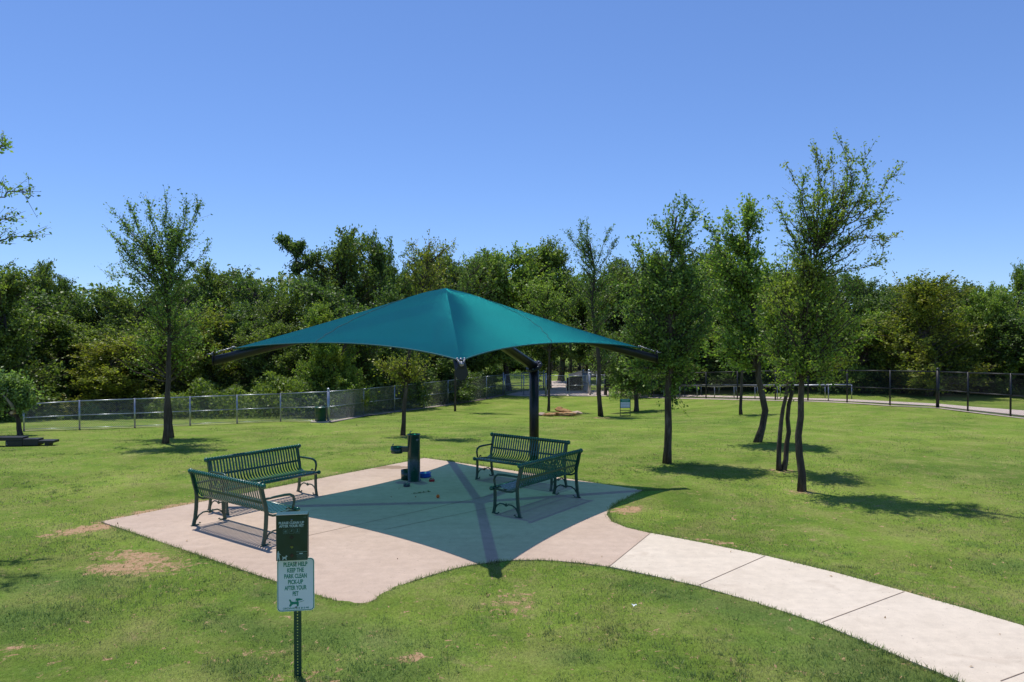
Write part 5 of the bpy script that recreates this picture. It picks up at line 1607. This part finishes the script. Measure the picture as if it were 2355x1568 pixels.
# ------------------------------------------------------------------ litter barrel
def barrel():
    c = at(737.5, 971); Y_ = c.y; k = Y_ / FPX
    r = 13.2 * k; h = 35 * k
    root = tag(empty('litter_barrel', c), 'dark green litter barrel on a pale pad by the grey fence', 'litter bin')
    m = MB()
    m.lathe([(r * .95, 0.05), (r * .98, 0.06), (r * .98, h * .96), (r * 1.03, h * .965), (r * 1.03, h), (r * .9, h), (r * .88, h * .8)], n=30)
    m.lathe([(r, h * .30), (r * 1.03, h * .315), (r, h * .33)], n=30); m.lathe([(r, h * .62), (r * 1.03, h * .635), (r, h * .65)], n=30)
    m.build('drum', M['barrel'], root)
    m = MB(); m.lathe([(r * 1.04, h * .99), (r * .9, h * 1.04), (r * .5, h * 1.06), (r * .45, h * 1.02)], n=30); m.build('lid', M['barrel'], root)
    m = MB(); m.box((0, 0, 0.02), (r * 3.1, r * 2.4, 0.08)); m.build('pad', M['kerb'], root, 0.01)
barrel()


# ------------------------------------------------------------------ black agility steps
def steps():
    c = at(52, 1026); Y_ = c.y; k = Y_ / FPX
    root = tag(empty('agility_steps', c, R(3)), 'low black plastic steps for dogs at the left edge of the lawn', 'dog steps')
    X_ = lambda px: (px - 52) * k; Zp = lambda py: (1026 - py) * k
    for (x0, x1, zt, zb, nm, d) in ((-40, 51.5, 1005, 1013.5, 'top_deck', .30), (13, 51.5, 1013.5, 1026.5, 'base_block', .26), (51.5, 86.7, 1009, 1025, 'step', .28), (86.7, 121.8, 1013, 1019, 'step', .28)):
        m = MB(); m.box(((X_(x0) + X_(x1)) / 2, d / 2, (Zp(zt) + Zp(zb)) / 2), (X_(x1) - X_(x0) - 0.004, d, Zp(zt) - Zp(zb) - 0.003)); m.build(nm, M['black_plastic'], root, 0.01)
    m = MB(); m.box((X_(104), .14, Zp(1022.5)), (0.12, .2, Zp(1019.2) - Zp(1026))); m.box((X_(-25), .14, Zp(1020)), (0.12, .2, Zp(1013.6) - Zp(1026))); m.build('foot', M['black_plastic'], root)
    m = MB(); m.ball((X_(17), -0.004, Zp(1021.5)), 0.02, 5, (1, .4, 1)); m.ball((X_(16), -0.004, Zp(1018)), 0.012, 5, (1, .4, 1)); m.build('bolts', M['steel'], root)
steps()


# ------------------------------------------------------------------ things beyond the gates
def board(name, label, cat, x0, x1, yb, yt, ptop, pbot, Y_, mat, extra=None, lines=()):
    zg = float(G((x0 - CX) / FPX * Y_, Y_)); xa = (x0 - CX) / FPX * Y_; xb = (x1 - CX) / FPX * Y_
    root = tag(empty(name, ((xa + xb) / 2, Y_, zg)), label, cat); w = (xb - xa) / 2
    zt = atY(0, ptop, Y_).z - zg; zb = atY(0, pbot, Y_).z - zg; pz = atY(0, yt, Y_).z - zg
    for s in (-1, 1):
        m = MB(); m.box((s * w, 0.05, pz / 2), (0.08, 0.08, pz)); m.build('post', M['black_fence'], root)
    m = MB(); m.box((0, 0, (zt + zb) / 2), (2 * w, 0.04, zt - zb)); p = m.build('panel', M[mat], root)
    if lines:
        m = MB()
        for (f, l_, h_) in lines:
            rr = random.Random(int(f * 100)); x = -w * l_
            z = zt - (zt - zb) * f
            while x < w * l_ - .02:
                ww = rr.uniform(.08, .2) * w; m.box((x + ww / 2, -0.024, z), (ww, .003, (zt - zb) * h_)); x += ww + w * .05
        m.build('lettering', M['tan_print'], p)
    return root
Yn = 47.5
board('notice_board', 'brown park name board with tan lettering behind the black fence', 'sign', 1432, 1449, 911, 856, 861, 869.5, Yn, 'brown_sign', lines=((.5, .85, .4),))
board('notice_board', 'taller brown rules board with rows of tan lettering below the name board', 'sign', 1429, 1446, 911, 866, 872, 886.5, Yn - .3, 'brown_sign', lines=((.12, .8, .07), (.28, .8, .07), (.44, .8, .07), (.60, .8, .07), (.76, .8, .07), (.9, .6, .06)))
board('notice_board', 'narrow white and red notice on the black gate post', 'sign', 1413, 1419, 911, 862, 862.5, 877, Yn - 1.2, 'sign_white', lines=((.5, .7, .25),))
# stand of grey bag dispenser and dark shelter beyond the gate
Yd = 56; xg = (1310 - CX) / FPX * Yd
def post_box(label, px, Y_, ztop, bw, bh, mat):
    x = (px - CX) / FPX * Y_; zg = float(G(x, Y_)); root = tag(empty('bag_dispenser', (x, Y_, zg)), label, 'dispenser')
    m = MB(); m.tube([(0, 0, -.05), (0, 0, ztop)], 0.035, 8); m.build('post', M['black_fence'], root)
    m = MB(); m.box((0, -0.09, ztop - bh / 2), (bw, 0.12, bh)); m.build('dispenser_box', M[mat], root, 0.01)
post_box('small bag dispenser on a thin post beyond the gates', 1289.5 + 4, 60, 1.75, 0.32, 0.5, 'box_green')
def low_wall():
    Y_ = 52; a = (1303 - CX) / FPX * Y_; b = (1337 - CX) / FPX * Y_; zg = float(G(a, Y_))
    root = tag(empty('timber_wall', ((a + b) / 2, Y_, zg)), 'dark brown timber bank wall beyond the right gate leaf', 'retaining wall')
    zt = atY(0, 868, Y_).z - zg; w = (b - a) / 2
    for k in range(5):
        m = MB(); z = zt * (k + .5) / 5; m.box((0, 0, z), (2 * w - k * .02, 0.22, zt / 5 - 0.012)); m.build('timber', M['timber'], root, 0.01)
    for s in (-1, 0, 1):
        m = MB(); m.box((s * w * .9, -0.15, zt / 2), (0.12, 0.08, zt * .96)); m.build('stake', M['timber'], root, 0.01)
low_wall()
def shelter():
    Y_ = 66; x = (1352 - CX) / FPX * Y_; zg = float(G(x, Y_))
    root = tag(empty('picnic_shelter', (x, Y_, zg)), 'dark pitched shelter roof low on the grass beyond the gates', 'shelter')
    zt = atY(0, 851, Y_).z - zg; zb = atY(0, 863, Y_).z - zg
    m = MB(); w = 1.7; d = 1.4
    m.add([(-w, -d, zb), (w, -d, zb), (w, d, zb), (-w, d, zb), (-w * .25, 0, zt), (w * .25, 0, zt), (-w, -d, zb + .05), (w, -d, zb + .05)], [(0, 1, 5, 4), (1, 2, 5), (2, 3, 4, 5), (3, 0, 4), (3, 2, 1, 0)])
    m.build('roof', M['black_plastic'], root)
    for sx in (-1, 1):
        for sy in (-1, 1):
            m = MB(); m.box((sx * w * .85, sy * d * .85, zb / 2), (0.1, 0.1, zb)); m.build('post', M['black_fence'], root)
shelter()
def metal_bench_far():
    Y_ = 47.0; x = (1418 - CX) / FPX * Y_; zg = float(G(x, Y_))
    root = tag(empty('park_bench', (x, Y_, zg + .035)), 'dark bench beyond the fence below the brown boards', 'bench')
    m = MB(); 
    for k in range(5): m.box((0, -.2 + k * .09, 0.45), (1.5, 0.06, 0.03))
    m.build('seat', M['black_fence'], root)
    m = MB()
    for k in range(3): m.box((0, .24 + k * .02, 0.58 + k * .1), (1.5, 0.03, 0.06))
    m.build('backrest', M['black_fence'], root)
    for s in (-1, 1):
        for yy in (-.18, .2):
            m = MB(); m.box((s * .65, yy, .22), (.05, .05, .44)); m.build('leg', M['black_fence'], root)
        m = MB(); m.box((s * .65, .26, .63), (.05, .03, .36)); m.build('back_support', M['black_fence'], root)
metal_bench_far()

# a few dropped leaves and a petal-white scrap on the grass
gg = np.random.default_rng(8)
sc = at(1458, 1398); pp = np.array([[0, 0, .03], [.02, .01, .035], [-.015, .012, .03]])
o = link_mesh(leaves_mesh('paper_scrap', gg, pp, np.zeros((3, 3)), 0.035, 3.0), 'paper_scrap', M['sign_white']); o.location = sc; tag(o, 'crumpled white scrap lying on the front grass', 'scrap')

gg = np.random.default_rng(18); n = 420
yy = gg.uniform(6.5, 17, n); xx = gg.uniform(-0.68, 0.68, n) * yy
on = inpoly(xx, yy, SLAB) | inpoly(xx, yy, PATH); k = (~on) | (gg.random(n) < 0.16); xx, yy, on = xx[k], yy[k], on[k]
pp = np.stack([xx, yy, np.where(on, 0.042, G(xx, yy) + 0.030)], -1)
o = link_mesh(leaves_mesh('fallen_leaves', gg, pp, np.zeros_like(pp), 0.036, 4.0), 'fallen_leaves', M['dry_leaf'])
tag(o, 'small dry leaves dropped over the grass and concrete', 'fallen leaves', kind='stuff')
